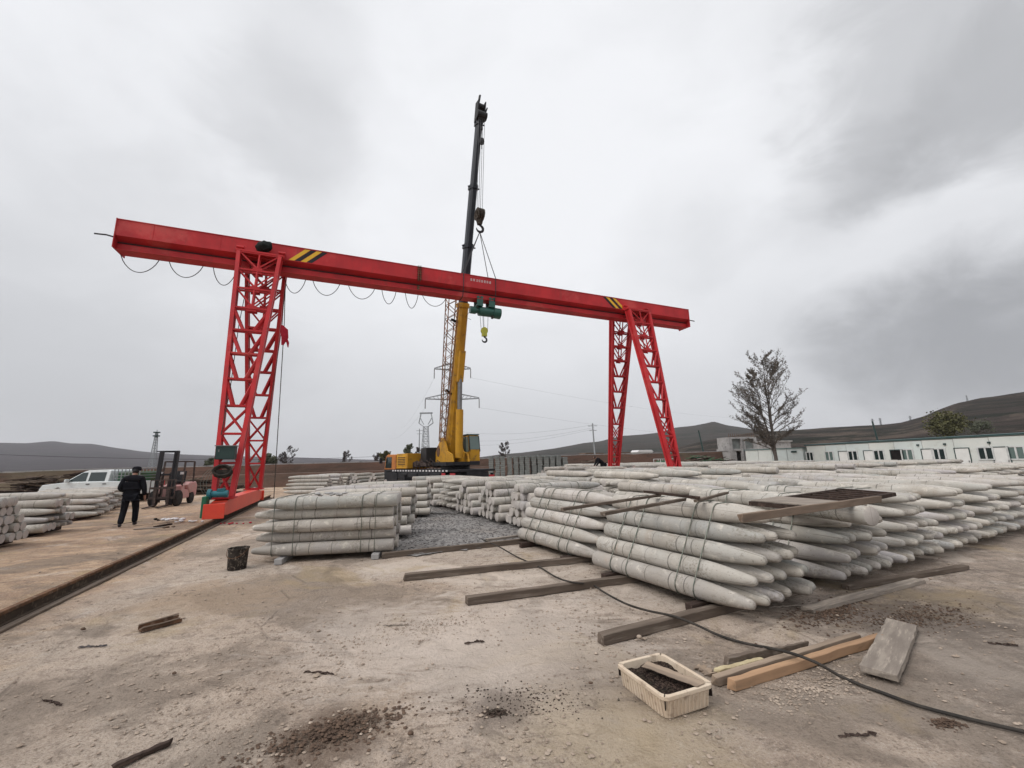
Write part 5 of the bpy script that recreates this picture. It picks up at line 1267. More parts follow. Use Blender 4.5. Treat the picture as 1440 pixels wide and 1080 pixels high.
# ------------------------------------------------------------------ trees
def tree(loc, h, w, nlead, nprim, leaf, nleaf, name, label, seed, trunk_r=.16, bark='bark', lf='bud', clear=.18, group=None, lean=(0, 0)):
    r = random.Random(seed); root = empty(name, loc, 0, label, 'tree', group); m = MB(); L = MB()
    def leafq(p, s):
        a = V((r.uniform(-1, 1), r.uniform(-1, 1), r.uniform(-1, 1))).normalized(); b = a.orthogonal().normalized(); c = a.cross(b)
        L.add([p-b*s-c*s*.6, p+b*s-c*s*.6, p+b*s+c*s*.6, p-b*s+c*s*.6], [(0, 1, 2, 3)])
    def env(k):      # crown half width at relative height
        q = (k-clear)/(1-clear)*4; T_ = (.80, 1.05, .98, .72, .30); i_ = min(3, max(0, int(q))); return w*(T_[i_]+(T_[i_+1]-T_[i_])*(q-i_))
    def twig(p, d, l, rad, lev):
        n = 4; pts = [p]; q = V(p); dd = V(d)
        for i in range(n):
            dd = (dd+V((r.uniform(-.16, .16), r.uniform(-.16, .16), r.uniform(-.07, .12)))).normalized(); q = q+dd*(l/n); pts.append(q)
        m.tube(pts, [rad*(1-.75*i/n) for i in range(n+1)], 5 if lev < 2 else 3, cap=False)
        if lev < 3:
            k = (9, 6, 4)[lev-1] if lev else 0
            for j in range(k):
                t = .2+.8*(j+r.random()*.6)/k; i0 = min(int(t*n), n-1); pp = pts[i0].lerp(pts[i0+1], t*n-i0)
                sd = V((r.uniform(-1, 1), r.uniform(-1, 1), r.uniform(-.25, .8))); nd = (dd*.75+sd*.75).normalized(); twig(pp, nd, l*(.34 if lev == 1 else .45)*r.uniform(.6, 1.25)*(1.2-t*.5), rad*.4, lev+1)
        if lev >= 2:
            for j in range(nleaf):
                i0 = r.randint(0, n-1); pp = pts[i0].lerp(pts[i0+1], r.random())+V((r.uniform(-1, 1), r.uniform(-1, 1), r.uniform(-1, 1)))*leaf*1.6
                leafq(pp, leaf*r.uniform(.5, 1.1))
    for a in range(nlead):
        th = 2*math.pi*a/nlead+r.random()*.6; sp = 0 if a == 0 else r.uniform(.08, .14)*h*.55; top = h*(1 if a == 0 else r.uniform(.82, .95)); sk = 0 if a == 0 else r.uniform(.10, .18)
        pts = []; n = 12
        for i in range(n+1):
            k = i/n; z = top*k; kk = max(0, (k-sk)/(1-sk)) if a else 0
            pts.append(V((math.cos(th)*sp*kk**.8*1.3+lean[0]*z+.02*h*noise.noise(V((z*.4, seed, a))), math.sin(th)*sp*kk**.8*1.3+lean[1]*z, z)))
        m.tube(pts, [trunk_r*(1-.93*(i/n)**.8)*(1.25 if i == 0 else 1)*(1 if a == 0 else .62) for i in range(n+1)], 8, cap=False)
        for j in range(nprim):
            k = clear+(1-clear)*(j+r.random())/nprim; i0 = min(int(k*n), n-1); pp = pts[i0].lerp(pts[i0+1], k*n-i0)
            az = r.uniform(0, 6.283) if a == 0 else th+r.uniform(-1.5, 1.5); up = .42+.75*k; d = V((math.cos(az), math.sin(az), up)).normalized()
            l = env(k)*r.uniform(.65, 1.15)*(1 if a == 0 else .72); twig(pp, d, l/max(.6, math.hypot(d.x, d.y))*.85, trunk_r*.28*(1.15-k), 1)
    m.build('trunk', M[bark], root); c = L.build('crown', M[lf], root)
    return root
p = AT(1091.5, 650, 44); p.z = 0
tree(p, 12.1, 4.3, 3, 26, .045, 5, 'tall_tree', 'tall leafing poplar standing before the mint shed on the right', 21, .22, lean=(-.0, 0), clear=.2)
def small(px, dist, y_top, w, label, seed, lf='twig', leaf=.1, nl=2, name='small_tree'):
    p = AT(px, 650, dist); p.z = 0; h = AT(px, y_top, dist).z
    tree(p, h, w*.8, 2, 8, leaf*.75, nl, name, label, seed, .12, lf=lf, clear=.25, group='trees beyond the earth wall')
small(403, 70, 632, 2.0, 'bare round tree beyond the wall right of the left gantry leg', 3)
small(376, 72, 643, 1.6, 'low dark evergreen beside the hanging pendant cable', 4, 'ever', .22, 5, 'small_evergreen')
small(299, 72, 649, 1.8, 'low green tree seen behind the near gantry leg', 5, 'ever', .2, 5, 'small_evergreen')
small(487, 80, 636, 1.8, 'pale bare tree beyond the wall, halfway to the truck crane', 6)
small(533, 80, 640, 1.7, 'small bare tree just left of the truck crane', 7)
small(541, 75, 638, 1.8, 'small greenish tree touching the truck crane cab', 8, 'bushg', .16, 4)
small(577, 60, 629, 1.6, 'dark green tree directly behind the truck crane deck', 9, 'ever', .13, 3, 'small_evergreen')
small(590, 66, 632, 1.6, 'brownish bare tree behind the truck crane deck', 10)
small(711, 70, 623, 1.5, 'bare tree standing over the block columns', 11)
def bush(px, dist, ytop, w, label, seed, lf='bushg', yb=650, n=1500):
    P = AT(px, yb, dist); top = AT(px, ytop, dist).z; P.z = max(0, P.z-1.0) if yb < 640 else 0; h = top-P.z
    root = empty('bush', P, 0, label, 'bush', 'bushes on the slope'); r = random.Random(seed); m = MB(); L = MB()
    cl = [V((r.gauss(0, .4)*w, r.gauss(0, .3)*w, h*(.35+.5*r.random()*(1)))) for _ in range(14)]
    for c in cl: m.tube([V((0, 0, 0)), V((c.x*.4, c.y*.4, c.z*.5)), c], [.12, .07, .03], 5)
    for k in range(n):
        c = r.choice(cl); d = V((r.gauss(0, 1), r.gauss(0, 1), r.gauss(0, 1)))*(w*.17); p = c+d; s = w*.035*r.uniform(.6, 1.3); a = V((r.uniform(-1, 1), r.uniform(-1, 1), r.uniform(-1, 1))).normalized(); b = a.orthogonal().normalized(); e = a.cross(b)
        L.add([p-b*s-e*s, p+b*s-e*s, p+b*s+e*s, p-b*s+e*s], [(0, 1, 2, 3)])
    m.build('branches', M['bark'], root); L.build('foliage', M[lf], root)
bush(1335, 95, 579, 4.6, 'large olive green willow behind the cabins on the right', 1, yb=612, n=3000)
bush(1374, 110, 590, 3.0, 'dark bush right of the olive willow', 2, 'ever', yb=606)

# ------------------------------------------------------------------ poles, pylons, wires
def pole(px, dist, ytop, lean, label, arm=True):
    p = AT(px, 650, dist); p.z = 0; h = AT(px, ytop, dist).z; root = empty('utility_pole', p, 0, label, 'utility pole', 'poles beyond the yard')
    m = MB(); m.tube([(0, 0, 0), (lean*h, 0, h)], [.2, .13], 10); m.build('pole', M['galv'] if arm else M['boxgreen'], root)
    if arm: m = MB(); m.bar((lean*h-1, 0, h-.6), (lean*h+1, 0, h-.6), .12); m.bar((lean*h-.8, 0, h-1.6), (lean*h+.8, 0, h-1.6), .12); m.build('crossarm', M['galv'], root)
    return p, h
P835 = pole(837.5, 90, 595, -.02, 'grey utility pole with crossarm left of the farther gantry legs')
pole(993, 85, 605, -.12, 'dark leaning pole left of the concrete shell', False)
pole(1243, 80, 592, -.10, 'dark leaning pole rising behind the cabins', False)
pole(589, 130, 603, 0, 'slim utility pole left of the smaller pylon')
def lattice(m, pts, n, bw):
    """pts: list of (z, halfwidth)"""
    for i in range(len(pts)-1):
        (z0, w0), (z1, w1) = pts[i], pts[i+1]
        for a, b in ((-1, -1), (1, -1), (1, 1), (-1, 1)): m.bar((a*w0, b*w0, z0), (a*w1, b*w1, z1), bw)
        nn = n[i]
        for k in range(nn):
            ka, kb = k/nn, (k+1)/nn; za, zb = z0+(z1-z0)*ka, z0+(z1-z0)*kb; wa, wb_ = w0+(w1-w0)*ka, w0+(w1-w0)*kb
            for s in (-1, 1):
                m.bar((-wa, s*wa, za), (wb_, s*wb_, zb), bw*.6); m.bar((wa, s*wa, za), (-wb_, s*wb_, zb), bw*.6)
                m.bar((s*wa, -wa, za), (s*wb_, wb_, zb), bw*.6); m.bar((-wb_, s*wb_, zb), (wb_, s*wb_, zb), bw*.6)
def pylon1():
    d = 120.; p = AT(635.5, 650, d); p.z = 0; root = empty('power_pylon', p, math.radians(4), 'big steel pylon with two crossarms hidden behind the crane boom', 'pylon')
    z1, z2, zt = AT(637, 520, d).z, AT(635, 562, d).z, AT(637, 505, d).z; k = d/CF
    m = MB(); lattice(m, [(0, 2.6), (z2-3, .95), (zt, .5)], [6, 7], .22); m.build('mast', M['galv'], root)
    for z, w in ((z1, 26*k), (z2, 38*k)):
        m = MB()
        for s in (-1, 1):
            for y in (-.6, .6): m.bar((s*.6, y, z), (s*w, 0, z+.3), .26); m.bar((s*.6, y, z+2.0), (s*w, 0, z+.5), .2)
            for q in range(6):
                f = (q+1)/7; x = s*(.6+(w-.6)*f); m.bar((x, 0, z+.1), (x+s*w/9, 0, z+2.0*(1-f)), .12)
        a = m.build('crossarm', M['galv'], root)
        for s in (-1, 1): m = MB(); m.tube([(s*w, 0, z+.2), (s*w, 0, z-2.6)], .13, 6); m.build('insulator', M['bark'], a)
    return p, z1, z2, 26*k, 38*k
PY = pylon1()
def pylon2():
    d = 230.; p = AT(598, 650, d); p.z = 0; root = empty('power_pylon', p, 0, 'smaller cat-head pylon left of the crane boom', 'pylon'); Z = lambda y: AT(598, y, d).z; k = d/CF
    m = MB(); lattice(m, [(0, 2.2), (Z(600), 1.2)], [8], .25)
    for s in (-1, 1):
        for y in (-.5, .5):
            m.bar((s*1.2, y, Z(600)), (s*10*k, y, Z(595)), .28); m.bar((s*10*k, y, Z(595)), (s*7*k, y, Z(581)), .26); m.bar((s*1.2, y, Z(597)), (s*8*k, y, Z(588)), .2)
    m.build('mast', M['galv'], root); m = MB(); m.bar((-9*k, 0, Z(581)), (9*k, 0, Z(581)), .8, .8); m.build('crossarm', M['galv'], root)
pylon2()
def tower():
    d = 190.; p = AT(214, 655, d); p.z = 0; root = empty('telecom_tower', p, 0, 'slim telecom tower with platforms above the forklift mast', 'tower'); Z = lambda y: AT(222, y, d).z
    m = MB(); lattice(m, [(0, 1.1), (Z(609), .3)], [14], .2); m.tube([(0, 0, Z(609)), (0, 0, Z(604.5))], .12, 6); m.build('mast', M['galv'], root)
    for y in (613, 608): m = MB(); m.cyl((0, 0, Z(y)-.25), (0, 0, Z(y)+.25), 1.3, 14); m.build('platform', M['boxgreen'], root)
tower()
for i, (px, d, y0, y1) in enumerate(((1229, 640, 603, 589), (1240, 640, 603, 588), (1282, 660, 598, 585), (1362, 690, 570, 556))):
    b = AT(px, y0, d); t = AT(px, y1, d); h = t.z-b.z+3; b.z -= 3; root = empty('hill_pylon', b, .3, ('tiny pylon on the hill, leftmost of the pair by the leaning pole', 'tiny pylon on the hill, right one of the pair by the leaning pole', 'tiny pylon alone on the hill right of the leaning pole', 'tiny mast on the crest of the highest hill')[i], 'pylon', 'pylons on the hill')
    m = MB(); lattice(m, [(0, 1.2), (h, .4)], [5], .3); m.build('mast', M['galv'], root)
    if i < 3: m = MB(); m.bar((-4, 0, h*.85), (4, 0, h*.85), .5); m.bar((-3, 0, h*.97), (3, 0, h*.97), .4); m.build('crossarm', M['galv'], root)
def wire(a, b, sag, r, label):
    a, b = V(a), V(b); m = MB(); n = 28
    m.tube([a.lerp(b, i/n)-V((0, 0, sag*4*(i/n)*(1-i/n))) for i in range(n+1)], r, 4); tag(m.build('power_line', M['wire']), label, 'power line', 'power lines')
wire(AT(-60, 637, 60), AT(598, 638, 110), 1.2, .028, 'thin power line just above the wall across the left half')
p, z1, z2, w1, w2 = PY; rx = V((math.cos(math.radians(4)), math.sin(math.radians(4)), 0))
for i, (z, w, s) in enumerate(((z1, w1, 1), (z2, w2, 1), (z1, w1, -1), (z2, w2, -1))):
    a = p+rx*(s*w)+V((0, 0, z-2.5))
    wire(a, AT((760, 790, 560, 545)[i]+(0 if s < 0 else 340), (585, 612, 600, 612)[i], 420), 6, .016, ('wire from the upper right pylon arm into the distance', 'wire from the lower right pylon arm into the distance', 'wire from the upper left pylon arm into the distance', 'wire from the lower left pylon arm into the distance')[i])
for i, y in enumerate((606, 618, 625)):
    wire(AT(836, (597, 601, 603)[i], 90), AT(640, y, 140), 1.5, .014, ('topmost', 'middle', 'lowest')[i]+' thin wire running left from the grey utility pole')

# ------------------------------------------------------------------ vehicles on the left
def pickup():
    o = V((-23.5, 24.0, 0)); root = empty('pickup_truck', o, math.pi+.02, 'white crew cab pickup with a mesh cage on its bed', 'pickup')
    def side(name, out, hw0, mat, parent, top_in=0., zsplit=99):
        m = MB(); n = len(out); vs = []
        for s in (-1, 1):
            for x, z in out: vs.append((x, s*(hw0-(top_in if z > zsplit else 0)), z))
        m.add(vs, [tuple(range(n)), tuple(range(2*n-1, n-1, -1))]+[(i, i+n, (i+1) % n+n, (i+1) % n) for i in range(n)]); return m.build(name, mat, parent, bevel=.03)
    body = side('body', [(-2.65, .45), (-2.05, .38), (-1.95, .75), (-1.65, .88), (-1.35, .75), (-1.25, .38), (1.25, .36), (1.35, .75), (1.65, .88), (1.95, .75), (2.05, .40), (2.62, .45), (2.66, .8), (2.52, 1.02), (1.35, 1.14), (-.9, 1.16), (-2.65, 1.14)], .92, M['white'], root)
    cab = side('cabin', [(1.42, 1.12), (.55, 1.70), (.30, 1.78), (-.75, 1.80), (-.95, 1.74), (-1.0, 1.12)], .90, M['white'], root, .17, 1.3)
    def q(name, x0, x1, x2, x3, parent=cab, z0=1.18, z1=1.66):
        m = MB()
        for s in (-1, 1):
            yb, yt = s*.905, s*(.905-.155*((z1-1.12)/.62)); yb = s*(.905-.17*.10)
            m.add([(x0, yb, z0), (x1, yb, z0), (x2, yt, z1), (x3, yt, z1)], [(0, 1, 2, 3)])
        m.build(name, M['glass'], parent)
    q('front_window', 1.22, .22, .26, .52); q('rear_window', .10, -.80, -.76, .12)
    m = MB(); m.bar((1.40, 0, 1.16), (.60, 0, 1.69), 1.5, .02, (0, 0, 1)); m.build('windscreen', M['glass'], cab)
    for s in (-1, 1):
        m = MB(); m.box((1.12, s*1.02, 1.22), (.12, .2, .18)); m.build('mirror', M['white'] if s > 0 else M['black'], root, bevel=.03)
        for x in (.05, -.85): m = MB(); m.box((x, s*.93, 1.03), (.2, .03, .04)); m.build('door_handle', M['black'], root)
        m = MB(); m.box((2.56, s*.7, .85), (.12, .32, .2)); m.build('headlight', M['plastic'], root, bevel=.02)
        m = MB(); m.box((-2.66, s*.82, .95), (.05, .16, .3)); m.build('tail_light', M['lampred'], root)
        for x in (-1.65, 1.65): wheel(root, x, s*.80, .38, .24)
    m = MB()
    for x in [-2.6+.2*i for i in range(8)]:
        for s in (-1, 1): m.bar((x, s*.8, 1.14), (x, s*.8, 1.80), .03)
    for z in (1.3, 1.45, 1.6, 1.8):
        for s in (-1, 1): m.bar((-2.6, s*.8, z), (-1.15, s*.8, z), .03)
        for x in (-2.6, -1.15): m.bar((x, -.8, z), (x, .8, z), .03)
    cg = m.build('bed_cage', M['galv'], root); m = MB(); m.box((-1.9, 0, 1.4), (1.3, 1.45, .5)); m.build('cage_load', M['net'], cg, bevel=.08)
pickup()
def forklift():
    f, r_ = V((-16.9, 20.4, 0)), V((-17.55, 22.3, 0)); d = (f-r_).normalized(); ang = math.atan2(d.y, d.x)
    root = empty('forklift', f, ang, 'grimy pink forklift with raised black mast facing the camera', 'forklift'); root.scale = (.94, .92, 1)
    # local: x forwards, front axle at x = 0
    for s in (-1, 1): wheel(root, 0, s*.52, .36, .24); wheel(root, -1.75, s*.48, .27, .2)
    m = MB(); m.prism([(-1.5, .30), (-.42, .30), (-.36, .95), (-.75, .98), (-.85, .72), (-1.5, .72)], -.5, .5); m.build('body', M['pink'], root, bevel=.03)
    m = MB(); m.prism([(-2.35, .35), (-2.05, .28), (-2.05, .52), (-1.45, .52), (-1.0, .95), (-1.45, 1.08), (-2.2, 1.08), (-2.42, .9)], -.54, .54); m.build('counterweight', M['pink'], root, bevel=.06)
    m = MB(); m.box((-1.25, 0, 1.1), (.5, .5, .12)); m.bar((-1.48, 0, 1.1), (-1.6, 0, 1.65), .46, .1); m.build('seat', M['black'], root, bevel=.03)
    m = MB(); m.bar((-.55, 0, .9), (-.85, 0, 1.25), .05); m.tube([(-.85+.1*math.cos(t), .17*math.sin(t), 1.27+.09*math.cos(t)) for t in [k*math.pi/6 for k in range(12)]], .018, 5, closed=True); m.build('steering_wheel', M['black'], root)
    m = MB()
    for s in (-1, 1):
        m.bar((-.45, s*.48, .9), (-.62, s*.46, 2.12), .07); m.bar((-1.9, s*.48, 1.0), (-1.85, s*.46, 2.12), .07); m.bar((-.62, s*.46, 2.12), (-1.85, s*.46, 2.12), .06)
    for k in range(7): x = -.62-1.23*k/6; m.bar((x, -.46, 2.13), (x, .46, 2.13), .045)
    m.build('overhead_guard', M['fork'], root)
    m = MB(); zt = 2.62
    for s in (-1, 1):
        m.bar((.36, s*.36, .08), (.18, s*.36, zt), .12, .16, (1, 0, 0)); m.bar((.40, s*.27, .12), (.23, s*.27, zt-.05), .07, .12, (1, 0, 0))
    for z, x in ((.35, .34), (1.5, .26), (zt-.02, .18)): m.bar((x, -.42, z), (x, .42, z), .09)
    m.bar((.1, -.62, zt), (.16, -.30, zt), .05); ms = m.build('mast', M['black'], root)
    m = MB()
    for s in (-1, 1): m.cyl((.30, s*.15, .2), (.2, s*.15, 1.6), .045, 10)
    m.build('lift_cylinder', M['fork'], ms, smooth=True)
    m = MB()
    for z in (.42, .88): m.bar((.46, -.56, z), (.46, .56, z), .05, .1)
    for y in [-.54+.18*k for k in range(7)]: m.bar((.47, y, .42), (.45, y, 1.25), .035)
    m.bar((.45, -.56, 1.25), (.45, .56, 1.25), .04); m.build('fork_carriage', M['fork'], root)
    for s in (-1, 1): m = MB(); m.bar((.5, s*.28, .10), (.5, s*.28, .85), .12, .05, (1, 0, 0)); m.bar((.5, s*.28, .08), (1.5, s*.28, .05), .12, .04); m.build('fork', M['fork'], root)
    for s in (-1, 1): m = MB(); m.box((-.35, s*.46, 1.55), (.08, .14, .12)); m.build('headlight', M['plastic'], root)
forklift()

# ------------------------------------------------------------------ people
def skin(name, P, edges, radii, mat, parent, sub=2, root=0):
    me = bpy.data.meshes.new(name); me.from_pydata([V(p) for p in P], edges, []); o = bpy.data.objects.new(name, me); COL.objects.link(o)
    s = o.modifiers.new('skin', 'SKIN'); s.use_smooth_shade = True
    for i, r in enumerate(radii):
        v = me.skin_vertices[0].data[i]; v.radius = r if isinstance(r, tuple) else (r, r); v.use_root = (i == root)
    b = o.modifiers.new('sub', 'SUBSURF'); b.levels = b.render_levels = sub
    bpy.context.view_layer.update()
    dg = bpy.context.evaluated_depsgraph_get(); m2 = bpy.data.meshes.new_from_object(o.evaluated_get(dg)); bpy.data.objects.remove(o)
    m2.materials.clear(); m2.materials.append(mat); m2.polygons.foreach_set('use_smooth', [True]*len(m2.polygons))
    n = bpy.data.objects.new(name, m2); COL.objects.link(n); n.parent = parent; return n
def person(loc, rz, label, J, cap=True, scale=1.):
    """J: joint positions; x right, y forwards, z up"""
    root = empty('person', loc, rz, label, 'person'); root.scale = (scale,)*3
    j = {k: V(v) for k, v in J.items()}
    def hand(w, e, s):
        d = (w-e).normalized(); pts = []; return d
    # body: pelvis, spine, neck, head core, arms to the palm, legs to the toes
    names = ['pel', 'waist', 'chest', 'neck', 'head', 'crown', 'shl', 'ell', 'wrl', 'pal', 'shr', 'elr', 'wrr', 'par', 'hil', 'knl', 'anl', 'tol', 'hir', 'knr', 'anr', 'tor']
    for s in 'lr':
        d = (j['wr'+s]-j['el'+s]).normalized(); j['pa'+s] = j['wr'+s]+d*.09
    nd = (j['head']-j['neck']).normalized(); j['crown'] = j['head']+nd*.11
    idx = {n: i for i, n in enumerate(names)}
    R = dict(pel=(.15, .11), waist=(.14, .10), chest=(.17, .115), neck=(.055, .055), head=(.075, .09), crown=(.05, .06), shl=.045, ell=.042, wrl=.027, pal=(.036, .018), shr=.045, elr=.042, wrr=.027, par=(.036, .018),
             hil=.085, knl=.056, anl=.04, tol=.036, hir=.085, knr=.056, anr=.04, tor=.036)
    E_ = [('pel', 'waist'), ('waist', 'chest'), ('chest', 'neck'), ('neck', 'head'), ('head', 'crown'), ('chest', 'shl'), ('shl', 'ell'), ('ell', 'wrl'), ('wrl', 'pal'), ('chest', 'shr'), ('shr', 'elr'), ('elr', 'wrr'), ('wrr', 'par'),
          ('pel', 'hil'), ('hil', 'knl'), ('knl', 'anl'), ('anl', 'tol'), ('pel', 'hir'), ('hir', 'knr'), ('knr', 'anr'), ('anr', 'tor')]
    P = [j[n] for n in names]; ed = [(idx[a], idx[b]) for a, b in E_]; rd = [R[n] for n in names]
    # fingers as short chains off each palm
    for s, sd in (('l', -1), ('r', 1)):
        d = (j['pa'+s]-j['wr'+s]).normalized(); fw = V((0, 1, 0))-d*d.y; fw.normalize(); inn = d.cross(fw)*sd
        for q, ln in ((-.030, .055), (-.010, .07), (.010, .075), (.030, .065)):
            a = len(P); P.append(j['pa'+s]+fw*q+d*.022); rd.append(.010); ed.append((idx['pa'+s], a))
            P.append(j['pa'+s]+fw*q*1.1+d*(.022+ln*.55)+inn*.008); rd.append(.0085); ed.append((a, a+1)); P.append(j['pa'+s]+fw*q*1.1+d*(.022+ln)+inn*.028); rd.append(.0075); ed.append((a+1, a+2))
        a = len(P); P.append(j['wr'+s].lerp(j['pa'+s], .45)+fw*.034+inn*.012); rd.append(.012); ed.append((idx['wr'+s], a)); P.append(P[-1]+d*.035+fw*.016+inn*.01); rd.append(.0095); ed.append((a, a+1))
    body = skin('body', P, ed, rd, M['skin'], root)
    # jacket, trousers, shoes, hair, cap over the body
    def sub_skin(name, keys, edges, rad, mat, sub=2):
        return skin(name, [j[k] if isinstance(k, str) else V(k) for k in keys], edges, rad, mat, root, sub)
    hem = j['pel'].lerp(j['waist'], .0)-(j['waist']-j['pel'])*.55; col = j['neck'].lerp(j['head'], .35)
    cl = j['ell'].lerp(j['wrl'], .93); crr = j['elr'].lerp(j['wrr'], .93)
    yoke = j['chest'].lerp(j['neck'], .30)
    sub_skin('jacket', ['pel', hem, 'waist', 'chest', yoke, col, 'shl', 'ell', cl, 'shr', 'elr', crr], [(0, 1), (0, 2), (2, 3), (3, 4), (4, 5), (4, 6), (6, 7), (7, 8), (4, 9), (9, 10), (10, 11)],
             [(.205, .155), (.20, .15), (.20, .15), (.23, .165), (.20, .15), (.078, .078), .10, .074, .056, .10, .074, .056], M['cloth'])
    al, ar = j['knl'].lerp(j['anl'], 1.0), j['knr'].lerp(j['anr'], 1.0)
    sub_skin('trousers', ['pel', 'hil', 'knl', al, 'hir', 'knr', ar], [(0, 1), (1, 2), (2, 3), (0, 4), (4, 5), (5, 6)], [(.175, .135), .118, .088, .078, .118, .088, .078], M['trous'])
    for s in 'lr':
        a, t = j['an'+s], j['to'+s]; h_ = a+(a-t).normalized()*.05; f = [(h_.x, h_.y, t.z+.02), (a.x, a.y, t.z+.03), (t.x, t.y, t.z+.012)]
        skin('shoe', f, [(0, 1), (1, 2)], [(.045, .05), (.052, .06), (.05, .04)], M['black'], root, 2)
    hd = j['head']; skin('hair', [hd+V((0, -.035, -.04)), hd+V((0, -.02, .03)), j['crown']+V((0, -.01, .0))], [(0, 1), (1, 2)], [(.080, .075), (.098, .11), (.075, .085)], M['hair'], root, 2)
    if cap:
        c = j['crown']; m = MB(); m.lathe([(.112, -.05), (.118, -.0), (.11, .045), (.08, .075), (.0, .088)], 20, Matrix.Translation(c)); m.prism([(-.085, -.045), (.085, -.045), (.085, -.03), (-.085, -.03)], .05, .19, Matrix.Translation(c)); m.build('cap', M['cloth'], root, smooth=True)
    # face
    m = MB(); f = V((0, 1, 0)); c = hd+V((0, .085, .0))
    m.tube([c+V((0, .0, .035)), c+V((0, .022, -.005)), c+V((0, .008, -.018))], [.009, .014, .008], 6); m.build('nose', M['skin'], body, smooth=True)
    for s in (-1, 1):
        m = MB(); m.rock(c+V((s*.032, .002, .03)), .009); m.build('eye', M['black'], body); m = MB(); m.rock(hd+V((s*.088, -.005, .01)), .022); m.build('ear', M['skin'], body, smooth=True)
    m = MB(); m.bar(c+V((-.022, .004, -.045)), c+V((.022, .004, -.045)), .008, .006); m.build('mouth', M['redcloth'], body)
    return root
# walking away from the camera, slightly to the right
J1 = dict(pel=(0, 0, .95), waist=(0, .01, 1.12), chest=(0, .02, 1.38), neck=(.0, .045, 1.53), head=(.015, .085, 1.64),
          shl=(-.20, .01, 1.43), ell=(-.29, -.05, 1.16), wrl=(-.17, .16, 1.06), shr=(.20, .01, 1.43), elr=(.29, -.06, 1.15), wrr=(.32, .0, .90),
          hil=(-.10, 0, .91), knl=(-.13, .08, .49), anl=(-.15, -.12, .09), tol=(-.17, .05, .045), hir=(.10, 0, .91), knr=(.13, .20, .50), anr=(.14, .22, .09), tor=(.16, .38, .045))
pl_ = G(178, 741); pl_.z = 0
person(pl_, .62, 'person in black jacket, black trousers and black cap walking away on the left', J1, True, 1.03)
J2 = dict(pel=(0, -.12, .82), waist=(0, .02, .98), chest=(0, .26, 1.15), neck=(0, .40, 1.24), head=(0, .50, 1.29),
          shl=(-.19, .26, 1.17), ell=(-.26, .36, .90), wrl=(-.2, .52, .70), shr=(.19, .26, 1.17), elr=(.26, .36, .9), wrr=(.2, .52, .70),
          hil=(-.12, -.12, .79), knl=(-.18, .05, .43), anl=(-.19, -.1, .09), tol=(-.2, .08, .045), hir=(.12, -.12, .79), knr=(.18, .05, .43), anr=(.19, -.1, .09), tor=(.2, .08, .045))
q_ = AT(846, 650, 30.0); q_.z = AT(846, 641, 30.).z-1.42
person(q_, math.radians(100), 'person in black bending over far back beside the farther gantry leg', J2, False, 1.0)

# ------------------------------------------------------------------ hills
def mat_hill(name, c1, c2, c3):
    t = NT(name); s = t.n('ShaderNodeSeparateXYZ'); t.l(t.obj, s.inputs[0]); z = s.outputs[2]
    w = t.n('ShaderNodeCombineXYZ'); t.l(t.math('MULTIPLY', z, .12), w.inputs[2]); t.l(t.math('MULTIPLY', s.outputs[0], .0035), w.inputs[0]); t.l(t.math('MULTIPLY', s.outputs[1], .0035), w.inputs[1])
    f = t.step(t.noise(2.2, 6, .62, w.outputs[0], .8), .40, .60); c = t.mix(f, c1, c2)
    c = t.mix(t.step(t.noise(.02, 8, .75), .5, .60, 0, .75), c, c3); c = t.mix(t.step(t.noise(.09, 6, .8), .56, .62, 0, .6), c, tuple(x*.35 for x in c2[:3])+(1,))
    return t.fin(c, .95, 0, t.bump(t.noise(.12, 7, .7), .9, 5.), .03)
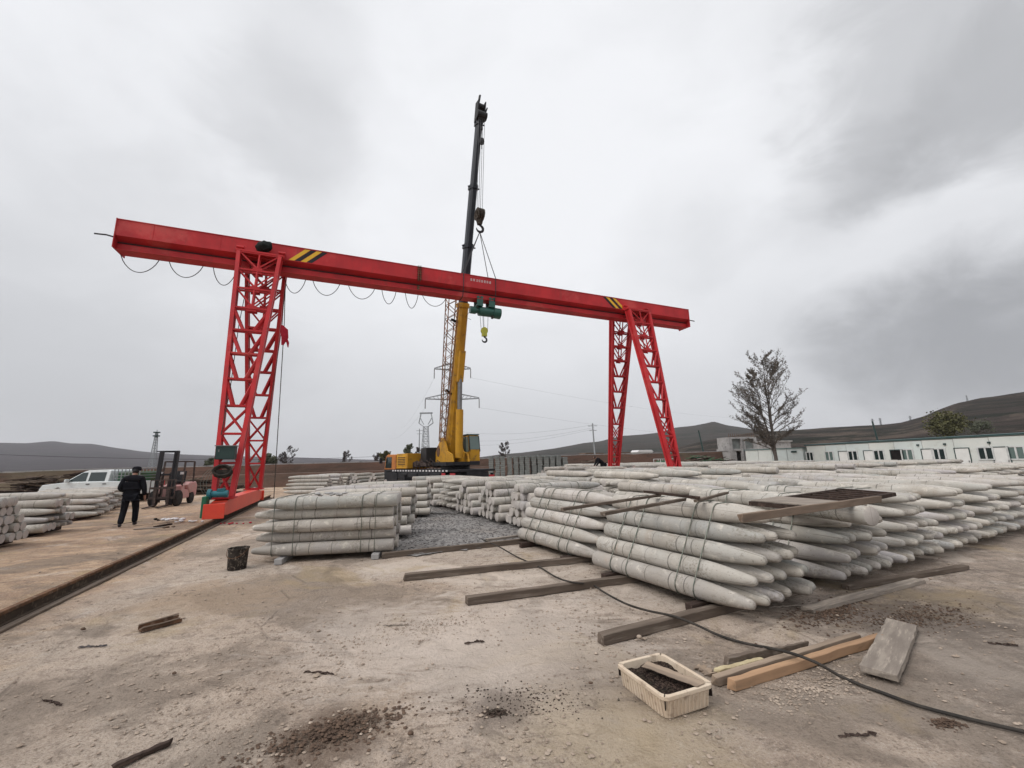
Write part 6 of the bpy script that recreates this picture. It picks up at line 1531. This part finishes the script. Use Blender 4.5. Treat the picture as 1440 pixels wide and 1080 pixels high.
def hill(name, prof, R, mat, near=.45, seed=1, rough=.04):
    n = 160; cols = []; x0, x1 = prof[0][0], prof[-1][0]; vs = []; ts = [0, .12, .25, .38, .5, .62, .74, .85, .93, 1., 1.08, 1.2, 1.4]
    for i in range(n+1):
        px = x0+(x1-x0)*i/n
        for k in range(len(prof)-1):
            if prof[k][0] <= px <= prof[k+1][0]: t = (px-prof[k][0])/(prof[k+1][0]-prof[k][0]); t = t*t*(3-2*t) if False else t; py = prof[k][1]+(prof[k+1][1]-prof[k][1])*t
        r = ray(px, py); hd = V((r.x, r.y)); hl = hd.length; zr = CH+r.z/hl*R; hd /= hl
        for t in ts:
            rr = R*near+(R-R*near)*t if t <= 1 else R*t
            s = t*t*(3-2*t) if t < 1 else 1-(t-1)*1.2
            z = max(zr, 0)*s+max(zr, 4)*rough*noise.fractal(V((hd.x*rr*6/R, hd.y*rr*6/R, seed)), 1, 2.1, 5)*(1 if t < .97 else .35)*(t > 0)
            if t == 0: z = -3
            vs.append((hd.x*rr, hd.y*rr, z))
    k = len(ts); m = MB(); m.add(vs, [(i*k+j, (i+1)*k+j, (i+1)*k+j+1, i*k+j+1)[::-1] for i in range(n) for j in range(k-1)]); tag(m.build(name, mat, smooth='all'), kind='structure')
MH1 = mat_hill('far_hill_ground', (.045, .035, .038, 1), (.03, .026, .028, 1), (.05, .042, .042, 1))
MH2 = mat_hill('mid_hill_ground', (.05, .043, .038, 1), (.025, .027, .021, 1), (.04, .03, .024, 1))
MH3 = mat_hill('near_hill_ground', (.042, .032, .027, 1), (.016, .017, .012, 1), (.10, .076, .060, 1))
hill('far_hills', [(-500, 640), (-200, 622), (-60, 627), (0, 624.5), (37, 625.5), (75, 622.5), (100, 625.5), (130, 626), (162, 631), (200, 636), (250, 639.5), (300, 641), (400, 643.5), (520, 646.5), (640, 647.5)], 3400, MH1, .35, 2)
hill('middle_hills', [(640, 648), (700, 640), (735, 637), (780, 631.5), (820, 624), (842, 622), (875, 614), (907, 612), (929, 610), (947, 604), (976, 600.6), (1004, 595.2), (1021, 600), (1057, 606), (1100, 609), (1200, 616), (1400, 625)], 1500, MH2, .3, 5)
hill('near_hill', [(900, 642), (985, 622), (1020, 616), (1060, 609.5), (1101, 608), (1159, 604.6), (1235, 600), (1267, 596.6), (1299, 588.6), (1315, 582), (1347, 571), (1379, 563.7), (1440, 556), (1560, 548), (1760, 556), (2100, 590)], 700, MH3, .22, 8)

# ------------------------------------------------------------------ haze: one even volume of air
def haze():
    m = bpy.data.materials.new('air'); m.use_nodes = True; t = m.node_tree; t.nodes.clear(); o = t.nodes.new('ShaderNodeOutputMaterial'); v = t.nodes.new('ShaderNodeVolumePrincipled')
    v.inputs['Color'].default_value = (.88, .885, .93, 1); v.inputs['Density'].default_value = HAZE_D; v.inputs['Anisotropy'].default_value = .0
    t.links.new(v.outputs[0], o.inputs['Volume']); b = MB(); b.box((0, 0, 198), (13000, 13000, 404)); ob = b.build('haze', m); tag(ob, 'pale haze lying over the far hills', 'haze', kind='stuff')
HAZE_D = 0.00012
haze()
